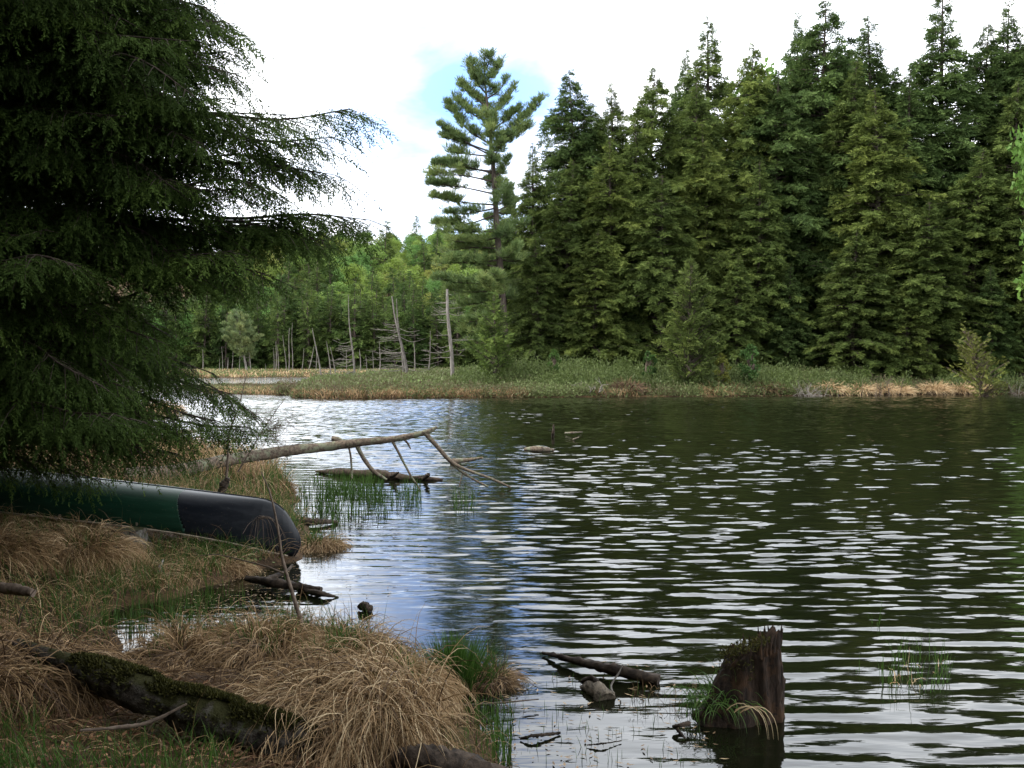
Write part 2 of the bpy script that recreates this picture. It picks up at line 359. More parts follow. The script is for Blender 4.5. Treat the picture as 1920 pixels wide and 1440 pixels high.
FAN = [template_fan(3, .55, .20, 48) for _ in range(4)]
def hemlock_mesh(seed, H=22.0, Rb=3.9, nb=190, dens=1.0, lowest=.04, shape=0.85, up=.25, droop=.5, spray=.62, gap=.25):
    rs2 = np.random.RandomState(seed); tr = MB(); cr = MB()
    lean = rs2.randn(2) * .25
    zz = np.linspace(0, H, 14); tp = np.stack([lean[0] * (zz / H) ** 2 * 2, lean[1] * (zz / H) ** 2 * 2, zz], -1)
    tube(tr, tp, .30 * (1 - zz / H) ** .85 * H / 22 + .015, 7)
    lob = rs2.uniform(.55, 1.25, 9); P = []; D = []; Sc = []; T = []
    for i in range(nb):
        f = lowest + (1 - lowest) * (i + rs2.rand()) / nb; z = H * f; az = rs2.uniform(0, 2 * np.pi)
        prof = (1 - f) ** shape * (1 + .12 * math.sin(f * 17 + seed)) * min(1, .62 + 1.6 * f) * min(1, .25 + (1 - f) * 4.2)
        L = Rb * prof * (.62 + .55 * rs2.rand()) * (.7 + .42 * lob[int(az / 2 / np.pi * 9) % 9]) + .16
        if rs2.rand() < gap * .5: L *= 1.35
        n = max(3, int(L / .42 * 1.0)); t = np.linspace(0, 1, n + 1)
        h = np.array([math.cos(az), math.sin(az)]); bx = np.interp(z, zz, tp[:, 0]); by = np.interp(z, zz, tp[:, 1])
        rise = L * (up * t + (.35 * (1 - f)) * 0 - droop * t * t * (.4 + .5 * (1 - f)))
        pts = np.stack([bx + h[0] * L * t, by + h[1] * L * t, z + rise], -1)
        tube(tr, pts[::max(1, n // 3)], np.linspace(.02 + .018 * L, .01, len(pts[::max(1, n // 3)])), 3, cap=False)
        tg = unit(np.gradient(pts, axis=0)); bt = rs2.normal(.45, .17)
        ns = int(max(4, L * 5.2 * dens)); u = .18 + .82 * rs2.rand(ns) ** .7; k = np.minimum((u * n).astype(int), n - 1); fr = u * n - k
        p = pts[k] * (1 - fr)[:, None] + pts[k + 1] * fr[:, None]; d = tg[k]
        sgn = rs2.choice([-1, 1], ns); a = sgn * np.radians(rs2.uniform(15, 75, ns))
        side = np.stack([-d[:, 1], d[:, 0], np.zeros(ns)], -1)
        dd = d * np.cos(a)[:, None] + side * np.sin(a)[:, None]; dd[:, 2] += rs2.normal(-.08, .38, ns)
        w_ = L * .22 * (1 - u) + .05
        p = p + side * (sgn * w_ * rs2.rand(ns))[:, None] + rs2.randn(ns, 3) * np.array([.05, .05, .12])
        P.append(p); D.append(dd); Sc.append(spray * rs2.uniform(.7, 1.25, ns) * min(1, .55 + L / 3)); T.append(bt + rs2.randn(ns) * .10 + .10 * (u > .85))
    P = np.vstack(P); D = np.vstack(D); Sc = np.concatenate(Sc); T = np.clip(np.concatenate(T), .02, .95)
    U = unit(np.array([0, 0, 1.0]) + rs2.randn(len(P), 3) * .65); which = rs2.randint(0, len(FAN), len(P))
    for q, (TV, TT) in enumerate(FAN):
        m = which == q; stamp(cr, TV, TT, P[m], D[m], U[m], Sc[m], T[m])
    return tr, cr
def make_tree(name, tr, cr, mt, mc):
    root = empty(name, (0, 0, -500)); t = tr.build('trunk', mt, root); c = cr.build('crown', mc, root)
    return root
def dup(root, loc, rz=0, scale=1.0, color=None):
    r = root.copy(); COL.objects.link(r); r.location = loc; r.rotation_euler = (0, 0, rz); r.scale = (scale,) * 3 if np.isscalar(scale) else scale
    for ch in list(root.children):
        c = ch.copy(); COL.objects.link(c); c.parent = r
        if color and ch.name.startswith('crown'): c.color = (*color, 1)
    return r
protos = []
def fresh(root):
    protos.append(root); return root
ORD = 'first second third fourth fifth sixth seventh eighth ninth tenth eleventh twelfth thirteenth fourteenth fifteenth sixteenth seventeenth eighteenth nineteenth twentieth'.split()
def ordw(i):
    if i < 20: return ORD[i]
    tens = {2: 'twenty', 3: 'thirty', 4: 'forty', 5: 'fifty', 6: 'sixty', 7: 'seventy', 8: 'eighty', 9: 'ninety'}; n = i + 1
    return (tens[n // 10] + '-' + ORD[n % 10 - 1]) if n % 10 else tens[n // 10][:-1] + 'ieth'
HEM = [fresh(make_tree('hemlock_tree', *hemlock_mesh(11 + i, nb=[400, 410, 380, 400, 410][i], Rb=[4.6, 4.1, 4.7, 4.4, 3.9][i], shape=[.62, .72, .6, .66, .75][i], dens=4.4, spray=.40), M['bark'], M['hemlock'])) for i in range(5)]
CED = fresh(make_tree('young_conifer', *hemlock_mesh(41, H=9, Rb=2.1, nb=170, dens=2.0, lowest=.02, shape=.8, up=.9, droop=.2, spray=.45), M['bark'], M['hemlock']))

def gz(x, y): return float(height(np.array([x]), np.array([y]))[0])
# the stand on the right bank: (px of the top, py of the top, distance, width factor, colour, label)
olive, deep, yel, grn = (1.05, 1.05, 1.0), (.82, .92, 1.0), (1.3, 1.22, 1.1), (.95, 1.15, .9)
stand = [
 (1088, 130, 79, 1.0, deep, 'tall dark hemlock just right of the lone pine, its tip against the blue sky'),
 (1155, 158, 82, .9, olive, 'thin-topped hemlock standing behind the leftmost tall hemlock of the stand'),
 (1216, 122, 80, .9, olive, 'hemlock with a narrow bare-tipped spire, right of the thin-topped one'),
 (1274, 92, 86, .62, deep, 'slender dark spire poking up behind the stand, left of the ragged-topped hemlock'),
 (1330, 30, 84, 1.05, olive, 'tall ragged-topped hemlock with sky showing through its upper branches'),
 (1392, 82, 80, .95, yel, 'yellowish green hemlock filling the stand right of the ragged-topped hemlock'),
 (1492, 22, 86, .7, deep, 'thin dark spire with one long branch reaching left, twin of the tallest spire'),
 (1537, 0, 83, 1.05, deep, 'very tall dark hemlock with a sharp spire, above the brush pile'),
 (1640, 34, 86, 1.0, deep, 'broad dark-topped hemlock between the two tallest spires'),
 (1765, -20, 81, 1.15, deep, 'tallest hemlock, its tip cut off by the top edge, right part of the stand'),
 (1838, 48, 85, .9, deep, 'dark hemlock in the gap between the two trees that reach the top right corner'),
 (1885, 0, 83, .95, deep, 'dark hemlock with a pointed top by the upper right corner'),
 (1985, 30, 82, 1.1, deep, 'hemlock half out of the picture at the right edge'),
 (2100, 10, 84, 1.1, deep, 'hemlock beyond the right edge of the picture'),
 (1000, 268, 74, .75, olive, 'shorter grey-green hemlock touching the lone pine on its right'),
 (1060, 300, 72, .95, olive, 'mid-height hemlock in front of the leftmost tall hemlock'),
 (1145, 262, 71, 1.05, yel, 'broad sunlit hemlock in the left front of the stand'),
 (1240, 330, 70, 1.0, olive, 'mid-height hemlock at the left of the dark hollow in the stand'),
 (1330, 230, 74, 1.05, yel, 'full olive-green hemlock below the ragged-topped one'),
 (1425, 300, 72, 1.05, olive, 'mid-height hemlock above the small shining green sapling'),
 (1530, 300, 76, 1.05, deep, 'shaded hemlock standing below the very tall dark spire'),
 (1652, 165, 73, 1.2, yel, 'wide yellow-green hemlock with a fine tip, front of the right half'),
 (1740, 380, 70, 1.1, olive, 'mid-height hemlock right of the wide yellow-green one'),
 (1825, 280, 73, 1.1, olive, 'broad hemlock behind the bright tamarack'),
 (1920, 320, 71, 1.1, olive, 'hemlock with low drooping branches at the right edge'),
 (2040, 300, 72, 1.1, olive, 'front hemlock just beyond the right edge'),
 (1115, 430, 69, .95, yel, 'low-branched olive hemlock at the left front of the stand'),
 (1010, 450, 69.5, .75, olive, 'low dark hemlock beside the young light-green conifer'),
 (1380, 480, 69, .9, olive, 'low hemlock right of the bushy yellowish conifer'),
 (1480, 500, 70, .95, deep, 'low shaded hemlock behind the brush pile'),
 (1600, 430, 69, 1.0, olive, 'low olive hemlock right of the brush pile'),
 (1700, 520, 68, .9, yel, 'lowest olive hemlock of the right half, sweeping down to the shrubs'),
 (1180, 520, 70, .8, deep, 'short shaded hemlock left of the bushy yellowish conifer'),
 (960, 380, 76, .6, deep, 'dark narrow hemlock directly behind the lower trunk of the pine'),
 (1860, 500, 69, .9, deep, 'short dark hemlock behind the grey leafless shrub'),
 (1120, 190, 77, 1.05, olive, 'second-row hemlock filling in between the leftmost tall hemlock and the ragged ones'),
 (1300, 150, 78, 1.1, olive, 'second-row hemlock under the slender dark spire'),
 (1450, 130, 79, 1.1, deep, 'second-row hemlock left of the twin spires'),
 (1590, 120, 79, 1.1, olive, 'second-row hemlock between the very tall spire and the wide yellow-green one'),
 (1700, 130, 79, 1.1, deep, 'second-row hemlock left of the tallest hemlock'),
 (1900, 150, 78, 1.1, olive, 'second-row hemlock below the pointed top in the upper right corner'),
 (1200, 230, 75, 1.0, olive, 'second-row hemlock above the broad sunlit one'),
]
for i, (px, py, D, wf, colr, lab) in enumerate(stand):
    D += 3.5 if D < 78 else 1.5
    top = A(px, py, D); z0 = gz(top[0], D) - .15; Ht = top[2] - z0; s = Ht / 22.0
    wx = wf * min(1.5, .55 + .45 / s) if s < 1 else wf
    r = dup(HEM[i % 5], (top[0], D, z0), rs.uniform(0, 6.28), (s * wx * .97, s * wx * .97, s), tuple(c * q for c, q in zip(colr, [rs.uniform(.88, 1.12)] * 3)))
    tag(r, lab, 'tree', 'hemlocks of the right bank stand')
for px, py, D, s, colr, lab in ((928, 552, 66.5, 1.0, (1.2, 1.25, 1.1), 'young light-green conifer at the left end of the stand, in front of the pine'),
                               (1292, 492, 65.5, .95, (1.15, 1.1, 1.05), 'bushy yellowish-green young conifer standing forward on the bank below the ragged hemlock')):
    top = A(px, py, D); z0 = gz(top[0], D) - .1; h = (top[2] - z0) / 9
    tag(dup(CED, (top[0], D, z0), rs.uniform(0, 6), (h * 1.05 * s, h * 1.05 * s, h), colr), lab, 'tree')

# ---- broadleaf trees
def broadleaf_mesh(seed, H=12.0, Rc=4.0, nclump=34, per=150, leaf=.34, base=.25):
    r2 = np.random.RandomState(seed); tr = MB(); cr = MB()
    zz = np.linspace(0, H * .8, 8); tube(tr, np.stack([.2 * np.sin(zz * .5 + seed), .2 * np.cos(zz * .4), zz], -1), .18 * (1 - zz / H) + .02, 6)
    for i in range(nclump):
        u = r2.rand(); az = r2.uniform(0, 6.283); f = base + (1 - base) * u
        prof = math.sqrt(max(0.02, 1 - ((f - .55) / .5) ** 2)); rad = Rc * prof * r2.uniform(.35, .95)
        c = np.array([math.cos(az) * rad, math.sin(az) * rad, H * f * .95]); cr_r = r2.uniform(.6, 1.25) * Rc * .27
        tube(tr, bez([[0, 0, c[2] * .62], [c[0] * .5, c[1] * .5, c[2] * .8], c], 4), [.06, .05, .04, .03, .02][:len(bez([[0, 0, 0], [1, 0, 0], [2, 0, 0]], 4))], 3, cap=False)
        d = unit(r2.randn(per, 3)); p = c + d * (cr_r * r2.uniform(.45, 1.08, (per, 1))) * np.array([1.15, 1.15, .8])
        leaves(cr, p, unit(d + r2.randn(per, 3) * .8), unit(r2.randn(per, 3) + np.array([0, 0, .6])), leaf * r2.uniform(.6, 1.3, per), leaf * .7, np.clip(r2.normal(.5, .15) + r2.randn(per) * .12, .02, .98))
    return tr, cr
BRD = [fresh(make_tree('leafy_tree', *broadleaf_mesh(61 + i, 12, [4.0, 3.4, 4.4][i], [36, 30, 40][i]), M['bark'], M['leaf'])) for i in range(3)]
HSM = [fresh(make_tree('dark_conifer', *hemlock_mesh(81 + i, H=15, Rb=[2.7, 2.3, 3.0][i], nb=130, dens=.9, spray=.85, shape=.8), M['bark'], M['hemlock'])) for i in range(3)]

recs = []
def hill_tree(x, y, kind, s, color, zone, wx=1.0):
    p = (BRD if kind == 'leafy' else HSM)[rs.randint(3)]
    r = dup(p, (x, y, gz(x, y) - .2), rs.uniform(0, 6.28), (s * wx, s * wx, s), color)
    recs.append((zone, kind, color, 960 + FPX * x / y, r))
lcols = [(1.0, 1.05, 1.0), (1.2, 1.1, .9), (.75, .95, 1.0), (1.25, 1.2, 1.1), (.9, 1.1, 1.2), (1.35, 1.0, 1.0)]
dcols = [(.7, .85, .85), (.6, .72, .75), (.85, .9, .85), (.9, 1.0, .95)]
# front row at the far marsh edge, then up the slope
def xr(y, a, b): return ((a - 960) / FPX * y, (b - 960) / FPX * y)
def scatter(y0, y1, a, b, sp, pdark, zone, s0, s1):
    y = y0
    while y < y1:
        x0, x1 = xr(y, a, b); x = x0 + rs.rand() * sp
        while x < x1:
            dark = rs.rand() < pdark; cc = dcols[rs.randint(4)] if dark else lcols[rs.randint(6)]
            hill_tree(x, y + rs.uniform(-.4, .4) * sp, 'dark' if dark else 'leafy', rs.uniform(s0, s1) * (1 if dark else .9), cc, zone, rs.uniform(.85, 1.2))
            x += sp * rs.uniform(.7, 1.3)
        y += sp * 1.05
scatter(163, 176, 90, 1010, 3.4, .94, 'edge', .68, .95)
scatter(186, 215, 250, 1000, 5.4, .55, 'lower', .75, 1.05)
scatter(225, 285, 380, 980, 8.0, .22, 'slope', .8, 1.1)
scatter(300, 365, 420, 960, 8.5, .05, 'crest', .8, 1.05)
zt = {'edge': 'along the far marsh edge', 'lower': 'at the far hill foot', 'slope': 'on the middle hillside', 'crest': 'on the hill crest'}
by = {}
for zone, kind, c, px, r in recs:
    if kind == 'leafy': wd = 'rusty-green' if c == lcols[5] else 'yellow-green' if c in (lcols[1], lcols[3]) else 'bluish-green' if c in (lcols[2], lcols[4]) else 'fresh green'
    else: wd = 'olive' if c in (dcols[2], dcols[3]) else 'dark'
    by.setdefault((zone, kind, wd), []).append((px, r))
for (zone, kind, wd), lst in by.items():
    lst.sort(key=lambda q: q[0])
    nm = 'leafy tree' if kind == 'leafy' else 'conifer'
    for i, (px, r) in enumerate(lst):
        tag(r, f'{ordw(i)} {wd} {nm} from the left {zt[zone]}' if len(lst) > 1 else f'only {wd} {nm} {zt[zone]}', 'tree', f'{nm}s {zt[zone]}')
# leafy trees showing over and beside the right bank stand
for px, py, D, c, lab in ((1605, 95, 96, (1.0, 1.1, 1.0), 'leafy tree glimpsed behind the hemlocks, right of the very tall spire'),
                          (1448, 108, 97, (.9, 1.0, 1.0), 'leafy tree glimpsed behind the hemlocks, left of the twin spires'),
                          (1925, 70, 92, (1.0, 1.1, 1.0), 'light green leafy tree at the upper right edge behind the hemlocks'),
                          (1935, 200, 66, (1.0, 1.15, 1.0), 'light green leafy branches reaching in at the right edge')):
    top = A(px, py, D); z0 = gz(top[0], D); s = (top[2] - z0) / 12
    tag(dup(BRD[1], (top[0] + (1.5 if px > 1900 else 0), D, z0), 1.0, (s * .62, s * .62, s), c), lab, 'tree')

# ---- pines
def tuft_template(n=15):
    V = []; T = []
    for i in range(n):
        d = unit(np.array([rs.uniform(.1, 1), rs.randn() * .6, rs.uniform(-.1, .95)])); s = unit(np.cross(d, rs.randn(3))); l = rs.uniform(.7, 1.2); w_ = .085
        p = np.zeros(3); V.extend([p, p + d * l * .6 + s * w_ / 2, p + d * l, p + d * l * .6 - s * w_ / 2]); T.extend([rs.uniform(-.15, .15)] * 4)
    return np.array(V), np.array(T)
TUFT = [tuft_template() for _ in range(4)]
def pine_limb(tr, cr, p0, tip, r0, r2, up=.12, dens=1.0, bare=.25, ts=.42, sl=.42):
    p0 = np.array(p0, float); tip = np.array(tip, float); L = np.linalg.norm(tip - p0); mid_ = p0 * .5 + tip * .5 - np.array([0, 0, L * up])
    pts = bez([p0, mid_, tip], 12); tube(tr, pts, np.linspace(r0, .015, len(pts)), 4, cap=False)
    tg = unit(np.gradient(pts, axis=0)); P = []; D = []
    ns = int(L * 9 * dens)
    for q in range(ns):
        u = bare + (1 - bare) * r2.rand() ** .8; k = int(u * (len(pts) - 1.01)); c = pts[k]; d = tg[k]
        side = np.array([-d[1], d[0], 0]) * r2.choice([-1, 1]); l = (sl * (1.15 - u) * r2.uniform(.5, 1.2)) * min(L, 4.5) * .62 + .15
        dd = unit(d * .8 + side * r2.uniform(.3, 1.0) + np.array([0, 0, r2.uniform(-.02, .28)]))
        e = c + dd * l
        if q % 2 == 0: tube(tr, [c, e], [.02, .008], 3, cap=False)
        m = int(2 + l * 3.2); uu = np.linspace(.35, 1, m)[:, None]
        P.append(c + dd * l * uu + r2.randn(m, 3) * np.array([.12, .12, .11])); D.append(np.repeat((dd + np.array([0, 0, .35]))[None], m, 0))
    if not P: return
    P = np.vstack(P); D = np.vstack(D) + r2.randn(len(P), 3) * .2; U = np.tile([0, 0, 1.0], (len(P), 1)) + r2.randn(len(P), 3) * .1
    wh = r2.randint(0, 4, len(P)); b = r2.normal(.5, .13)
    for q, (TV, TT) in enumerate(TUFT):
        m = wh == q
        if m.any(): stamp(cr, TV, TT, P[m], D[m], U[m], ts * r2.uniform(.8, 1.2, m.sum()), np.clip(b + r2.randn(m.sum()) * .1, .05, .9))
PD = 72.0
pb = A(950, 690, PD); pz = gz(pb[0], PD) - .1
r2 = np.random.RandomState(5)
root = empty('pine_tree', (pb[0], PD, pz)); O = np.array([pb[0], PD, pz]); tr = MB(); cr = MB()
tk = [(950, 690), (942, 560), (932, 430), (926, 330), (920, 260), (912, 180), (906, 118)]
tpts = bez([A(x, y, PD) - O for x, y in tk], 30); tpts[0][2] = 0
tube(tr, tpts, np.linspace(.27, .03, len(tpts)), 8)
def trunk_at(zw): return np.array([np.interp(zw, tpts[:, 2], tpts[:, 0]), np.interp(zw, tpts[:, 2], tpts[:, 1]), zw])
limbs = [(800, 378, 392), (797, 352, 366), (806, 338, 345), (815, 318, 330), (822, 300, 318), (830, 282, 300), (812, 240, 292), (815, 262, 300), (828, 186, 262), (845, 172, 230),
         (858, 150, 205), (868, 122, 170), (885, 128, 160), (808, 414, 408), (838, 404, 398), (1020, 184, 262), (996, 240, 288), (968, 160, 222), (952, 138, 185), (938, 118, 160), (975, 205, 250), (960, 262, 300),
         (955, 300, 330), (945, 345, 360), (965, 380, 392), (820, 440, 442), (812, 470, 468), (840, 455, 455), (815, 500, 495), (808, 520, 520), (835, 545, 540), (826, 490, 480), (850, 575, 565), (830, 600, 590), (862, 620, 610), (870, 650, 640), (985, 430, 440), (990, 480, 480), (892, 120, 140), (922, 112, 135), (906, 106, 125)]
for x, y, ya in limbs:
    dz = A(x, y, PD)[2] - pz; az_ = A(925, ya, PD)[2] - pz; tipx = A(x, y, PD)[0] - O[0]
    yo = r2.uniform(-1.6, 1.6)
    pine_limb(tr, cr, trunk_at(az_ + r2.uniform(-.35, .35)), (tipx * r2.uniform(.9, 1.03), yo, dz + r2.uniform(-.15, .25)), .06, r2, up=r2.uniform(.03, .13) if y < 200 else r2.uniform(-.05, .10), dens=r2.uniform(.7, 1.5), bare=(r2.uniform(.2, .5) if y < 420 else .05) if y > 200 else .15, sl=r2.uniform(.35, .65))
for zf in np.linspace(.26, .95, 34):     # limbs reaching toward and away from the water
    z = zf * tpts[-1][2]; a_ = r2.choice([R(-90), R(90)]) + r2.uniform(-.6, .6); L = 3.4 * (1 - zf) ** .6 * r2.uniform(.6, 1.1) + .4
    c = trunk_at(z); pine_limb(tr, cr, c, c + np.array([math.cos(a_) * L, math.sin(a_) * L, L * .15]), .05, r2, dens=1.1, bare=.12)
tr.build('trunk', M['bark'], root); c = cr.build('crown', M['pine'], root)
tag(root, 'tall lone white pine with long level limbs, standing apart left of the hemlock stand', 'tree')
# small grey pine on the far marsh
r2 = np.random.RandomState(9); gp = A(463, 700, 148); gzv = gz(gp[0], 148)
root = empty('pine_tree', (gp[0], 148, gzv)); tr = MB(); cr = MB(); Hh = A(447, 582, 148)[2] - gzv
zz = np.linspace(0, Hh, 12); tp = np.stack([-1.4 * (zz / Hh), zz * 0, zz], -1); tube(tr, tp, np.linspace(.17, .03, 12), 6, mat=0)
for k in range(44):
    f = .22 + .76 * (k + .5) / 44; L = (3.1 * math.sin(min(1, (1 - f) * 1.7) * 1.4) * r2.uniform(.7, 1.05)) * (1 if f > .4 else .6); a_ = k * 2.4
    c0 = np.array([-1.4 * f, 0, Hh * f]); pine_limb(tr, cr, c0, c0 + np.array([math.cos(a_) * L, math.sin(a_) * L, L * .42]), .04, r2, dens=.8, ts=.5)
tr.build('trunk', M['deadwood'], root); c = cr.build('crown', M['pine'], root); c.color = (1.15, 1.05, 1.3, 1)
tag(root, 'small grey-green pine with a pale leaning trunk on the far marsh edge', 'tree')

# ---- dead standing trees
def snag(px0, py0, px1, py1, D, r0, br, lab, side=-1, blen=1.6, lo=.05, hi=.6, name='dead_tree', group=None, topr=.3):
    b = A(px0, py0, D); z0 = gz(b[0], D) - .1; t_ = A(px1, py1, D); root = empty(name, (b[0], D, z0)); tr = MB(); bb = MB()
    H = t_[2] - z0; lx = t_[0] - b[0]; zz = np.linspace(0, H, 10); P = np.stack([lx * (zz / H) + .06 * np.sin(zz), .05 * np.cos(zz * .7), zz], -1)
    tube(tr, P, np.linspace(r0, r0 * topr, 10), 6, rough=.08)
    for k in range(br):
        f = lo + (hi - lo) * rs.rand(); L = blen * rs.uniform(.4, 1.1) * (1.15 - f); s = side if rs.rand() < .85 else -side
        c = np.array([lx * f, 0, H * f]); a_ = rs.uniform(-.7, .7)
        e = c + np.array([s * L * math.cos(a_), L * math.sin(a_), L * rs.uniform(-.12, .12)]); m_ = (c + e) / 2 - np.array([0, 0, L * rs.uniform(-.07, .16)]) + rs.randn(3) * L * .04
        tube(bb, bez([c, m_, e], 6), np.linspace(max(.026, r0 * .17), .012, 7), 3, cap=False)
        if L > .9:
            for q in range(2):
                pm = c + (e - c) * rs.uniform(.4, .8); tube(bb, [pm, pm + np.array([s * .35, rs.uniform(-.3, .3), rs.uniform(-.1, .3)])], [.012, .006], 3, cap=False)
    tr.build('trunk', M['deadwood'], root)
    if br: bb.build('branches', M['deadwood'], root)
    return tag(root, lab, 'dead tree', group)
snag(848, 690, 839, 542, 68, .15, 24, 'thick broken-topped dead trunk with level branches beside the lone pine', blen=2.6, hi=.98, lo=.1, topr=.6)
snag(765, 693, 735, 555, 80, .15, 34, 'leaning dead tree with many long curved bare branches on its left side', blen=3.4, hi=.7)
snag(757, 693, 744, 560, 81, .09, 10, 'thinner dead stem standing against the heavily branched leaning snag', blen=1.0, hi=.8)
snag(665, 708, 652, 552, 92, .10, 20, 'tall thin dead tree with short bare branches, left of the heavily branched snag', blen=2.4, hi=.5, topr=.2)
snag(603, 715, 587, 615, 100, .09, 3, 'bent dead trunk standing at the end of the back channel', blen=.7)
snag(621, 712, 613, 640, 98, .07, 2, 'left of a pair of thin dead stems leaning on the marsh point')
snag(631, 712, 619, 650, 98, .07, 2, 'right of a pair of thin dead stems leaning on the marsh point')
snag(802, 693, 808, 620, 88, .07, 8, 'slim dead stem between the branched snag and the broken-topped trunk', blen=1.0, hi=.9)
snag(777, 693, 776, 640, 90, .08, 2, 'short dark dead stem just right of the heavily branched snag')
poles = [(380, 700, 380, 655), (411, 700, 411, 672), (417, 700, 416, 650), (426, 700, 427, 670), (434, 700, 437, 655), (448, 700, 449, 665), (470, 698, 466, 655), (513, 698, 513, 652), (517, 698, 518, 640), (522, 698, 520, 648),
         (537, 698, 531, 628), (541, 697, 543, 615), (548, 697, 548, 605), (565, 698, 570, 652), (498, 698, 497, 682), (577, 698, 589, 650), (592, 698, 593, 660), (649, 700, 649, 650), (676, 700, 674, 655), (688, 698, 685, 665), (700, 698, 698, 660), (712, 698, 712, 640)]
for i, (a, b, c, d) in enumerate(sorted(poles)):
    snag(a, b, c, d, 150 - i * .4, .06 if i % 3 else .085, 3 if i > 14 else 0, f'{ordw(i)} from the left of the thin dead poles along the far marsh', blen=1.0, hi=.8, name='dead_pole', group='thin dead poles along the far marsh')

# ------------------------------------------------------------------ marsh cover
def on_land(X, Y, lo=.02): return height(X, Y) > lo
def shrubs(name, pts, hgt, rad, leaf, per, tints, label, material, kind='stuff', cat=None):
    m = MB()
    for (x, y), t in zip(pts, tints):
        z = gz_cache(x, y); k = per; h = hgt * rs.uniform(.6, 1.25); r = rad * rs.uniform(.7, 1.3)
        d = rs.randn(k, 3); d[:, 2] = abs(d[:, 2]); d = unit(d); p = np.array([x, y, z]) + d * np.array([r, r, h]) * rs.uniform(.3, 1.05, (k, 1))
        leaves(m, p, unit(d * .7 + rs.randn(k, 3) * .5 + np.array([0, 0, .5])), unit(rs.randn(k, 3)), leaf * rs.uniform(.6, 1.4, k), leaf * .5, np.clip(t + rs.randn(k) * .13, .01, .99))
    return m
_hx = {}
def gz_cache(x, y):
    return _H(x, y)
def _H(x, y): return gz(x, y)
def pick(n, y0, y1, a, b, test, seed=0):
    r_ = np.random.RandomState(seed); o = []
    Y = y0 + (y1 - y0) * r_.rand(n * 4) ; U = r_.uniform(a, b, n * 4); X = (U - 960) / FPX * Y
    h = height(X, Y); ok = (h > .03) & test(X, Y); return np.stack([X[ok], Y[ok]], -1)[:n], h[ok][:n]
def cover(name, n, y0, y1, a, b, hgt, rad, leaf, per, tf, material, seed, label, cat=None, test=lambda X, Y: X == X):
    P, H_ = pick(n, y0, y1, a, b, test, seed); r_ = np.random.RandomState(seed + 1); m = MB(); n = len(P)
    T = tf(P[:, 0], P[:, 1], H_); h = hgt * r_.uniform(.55, 1.25, n) * (1 + .4 * vnoise(P[:, 0], P[:, 1], .5, seed)); r = rad * r_.uniform(.7, 1.3, n)
    d = r_.randn(n, per, 3); d[..., 2] = abs(d[..., 2]); d = unit(d)
    p = np.stack([P[:, 0], P[:, 1], H_ - .05], -1)[:, None] + d * np.stack([r, r, h], -1)[:, None] * r_.uniform(.3, 1.05, (n, per, 1))
    dd = unit(d * .7 + r_.randn(n, per, 3) * .5 + np.array([0, 0, .5])); k = n * per
    leaves(m, p.reshape(-1, 3), dd.reshape(-1, 3), unit(r_.randn(k, 3)), leaf * r_.uniform(.6, 1.4, k), leaf * .5, np.clip((T[:, None] + r_.randn(n, per) * .13).ravel(), .01, .99))
    return tag(m.build(name, material), label, cat, None, 'stuff')
def t1(X, Y, H_): return .45 + .30 * vnoise(X, Y, .22, 21) - .15 * (H_ < .2)
cover('marsh_shrubs', 5600, 59, 72, 520, 2100, .62, .45, .13, 46, t1, M['shrub'], 3, 'low grey-green and reddish marsh shrubs covering the far bank', 'shrubs')
cover('marsh_shrubs', 4200, 64, 118, 560, 900, .6, .6, .17, 34, lambda X, Y, H_: .42 + .3 * vnoise(X, Y, .16, 22), M['shrub'], 4, 'low shrubs on the rear of the marsh point', 'shrubs', lambda X, Y: poly_sd(X, Y, farp) > .5)
cover('marsh_shrubs', 1500, 64, 86, 330, 640, .20, .5, .14, 26, lambda X, Y, H_: .3 + .3 * vnoise(X, Y, .16, 27), M['shrub'], 14, 'low shrubs on the strip beside the back channel', 'shrubs', lambda X, Y: poly_sd(X, Y, mid) > .3)
cover('bright_shrubs', 1300, 64.5, 70, 860, 2100, 1.1, .6, .14, 70, lambda X, Y, H_: .5 + .3 * vnoise(X, Y, .3, 23), M['bright_shrub'], 5, 'fresh green shrubs in front of the hemlock stand', 'shrubs', lambda X, Y: vnoise(X, Y, .15, 24) > -.25)
def sedge(name, n, y0, y1, a, b, L, Wd, seed, label, tl, material=None, test=lambda X, Y: X == X, segs=3, droop=.25):
    P, H_ = pick(n, y0, y1, a, b, test, seed); r_ = np.random.RandomState(seed); m = MB(); n = len(P)
    D = np.stack([r_.randn(n) * .35, r_.randn(n) * .35, np.ones(n)], -1)
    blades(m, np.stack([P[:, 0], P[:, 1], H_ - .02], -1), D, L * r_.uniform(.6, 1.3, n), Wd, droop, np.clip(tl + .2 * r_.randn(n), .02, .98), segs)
    return tag(m.build(name, material or M['straw']), label, 'grass', None, 'stuff')
sedge('dry_sedge', 16000, 112, 165, 150, 1000, .35, .12, 31, 'dry tan sedge of the far marsh behind the back channel', .6, test=lambda X, Y: vnoise(X, Y, .08, 35) > -.35)
cover('marsh_shrubs', 2200, 112, 166, 150, 1000, .3, .9, .25, 16, lambda X, Y, H_: .5 + .3 * vnoise(X, Y, .1, 28), M['shrub'], 15, 'low shrubs on the far marsh behind the back channel', 'shrubs')
sedge('dry_sedge', 9000, 64, 78, 380, 660, .22, .06, 32, 'orange-tan sedge along the low strip left of the marsh point', .5)
sedge('dry_sedge', 12000, 59.5, 63, 540, 2100, .4, .05, 33, 'thin dry grass fringing the waterline of the far bank', .45, test=lambda X, Y: vnoise(X, Y, .2, 34) > -.2)
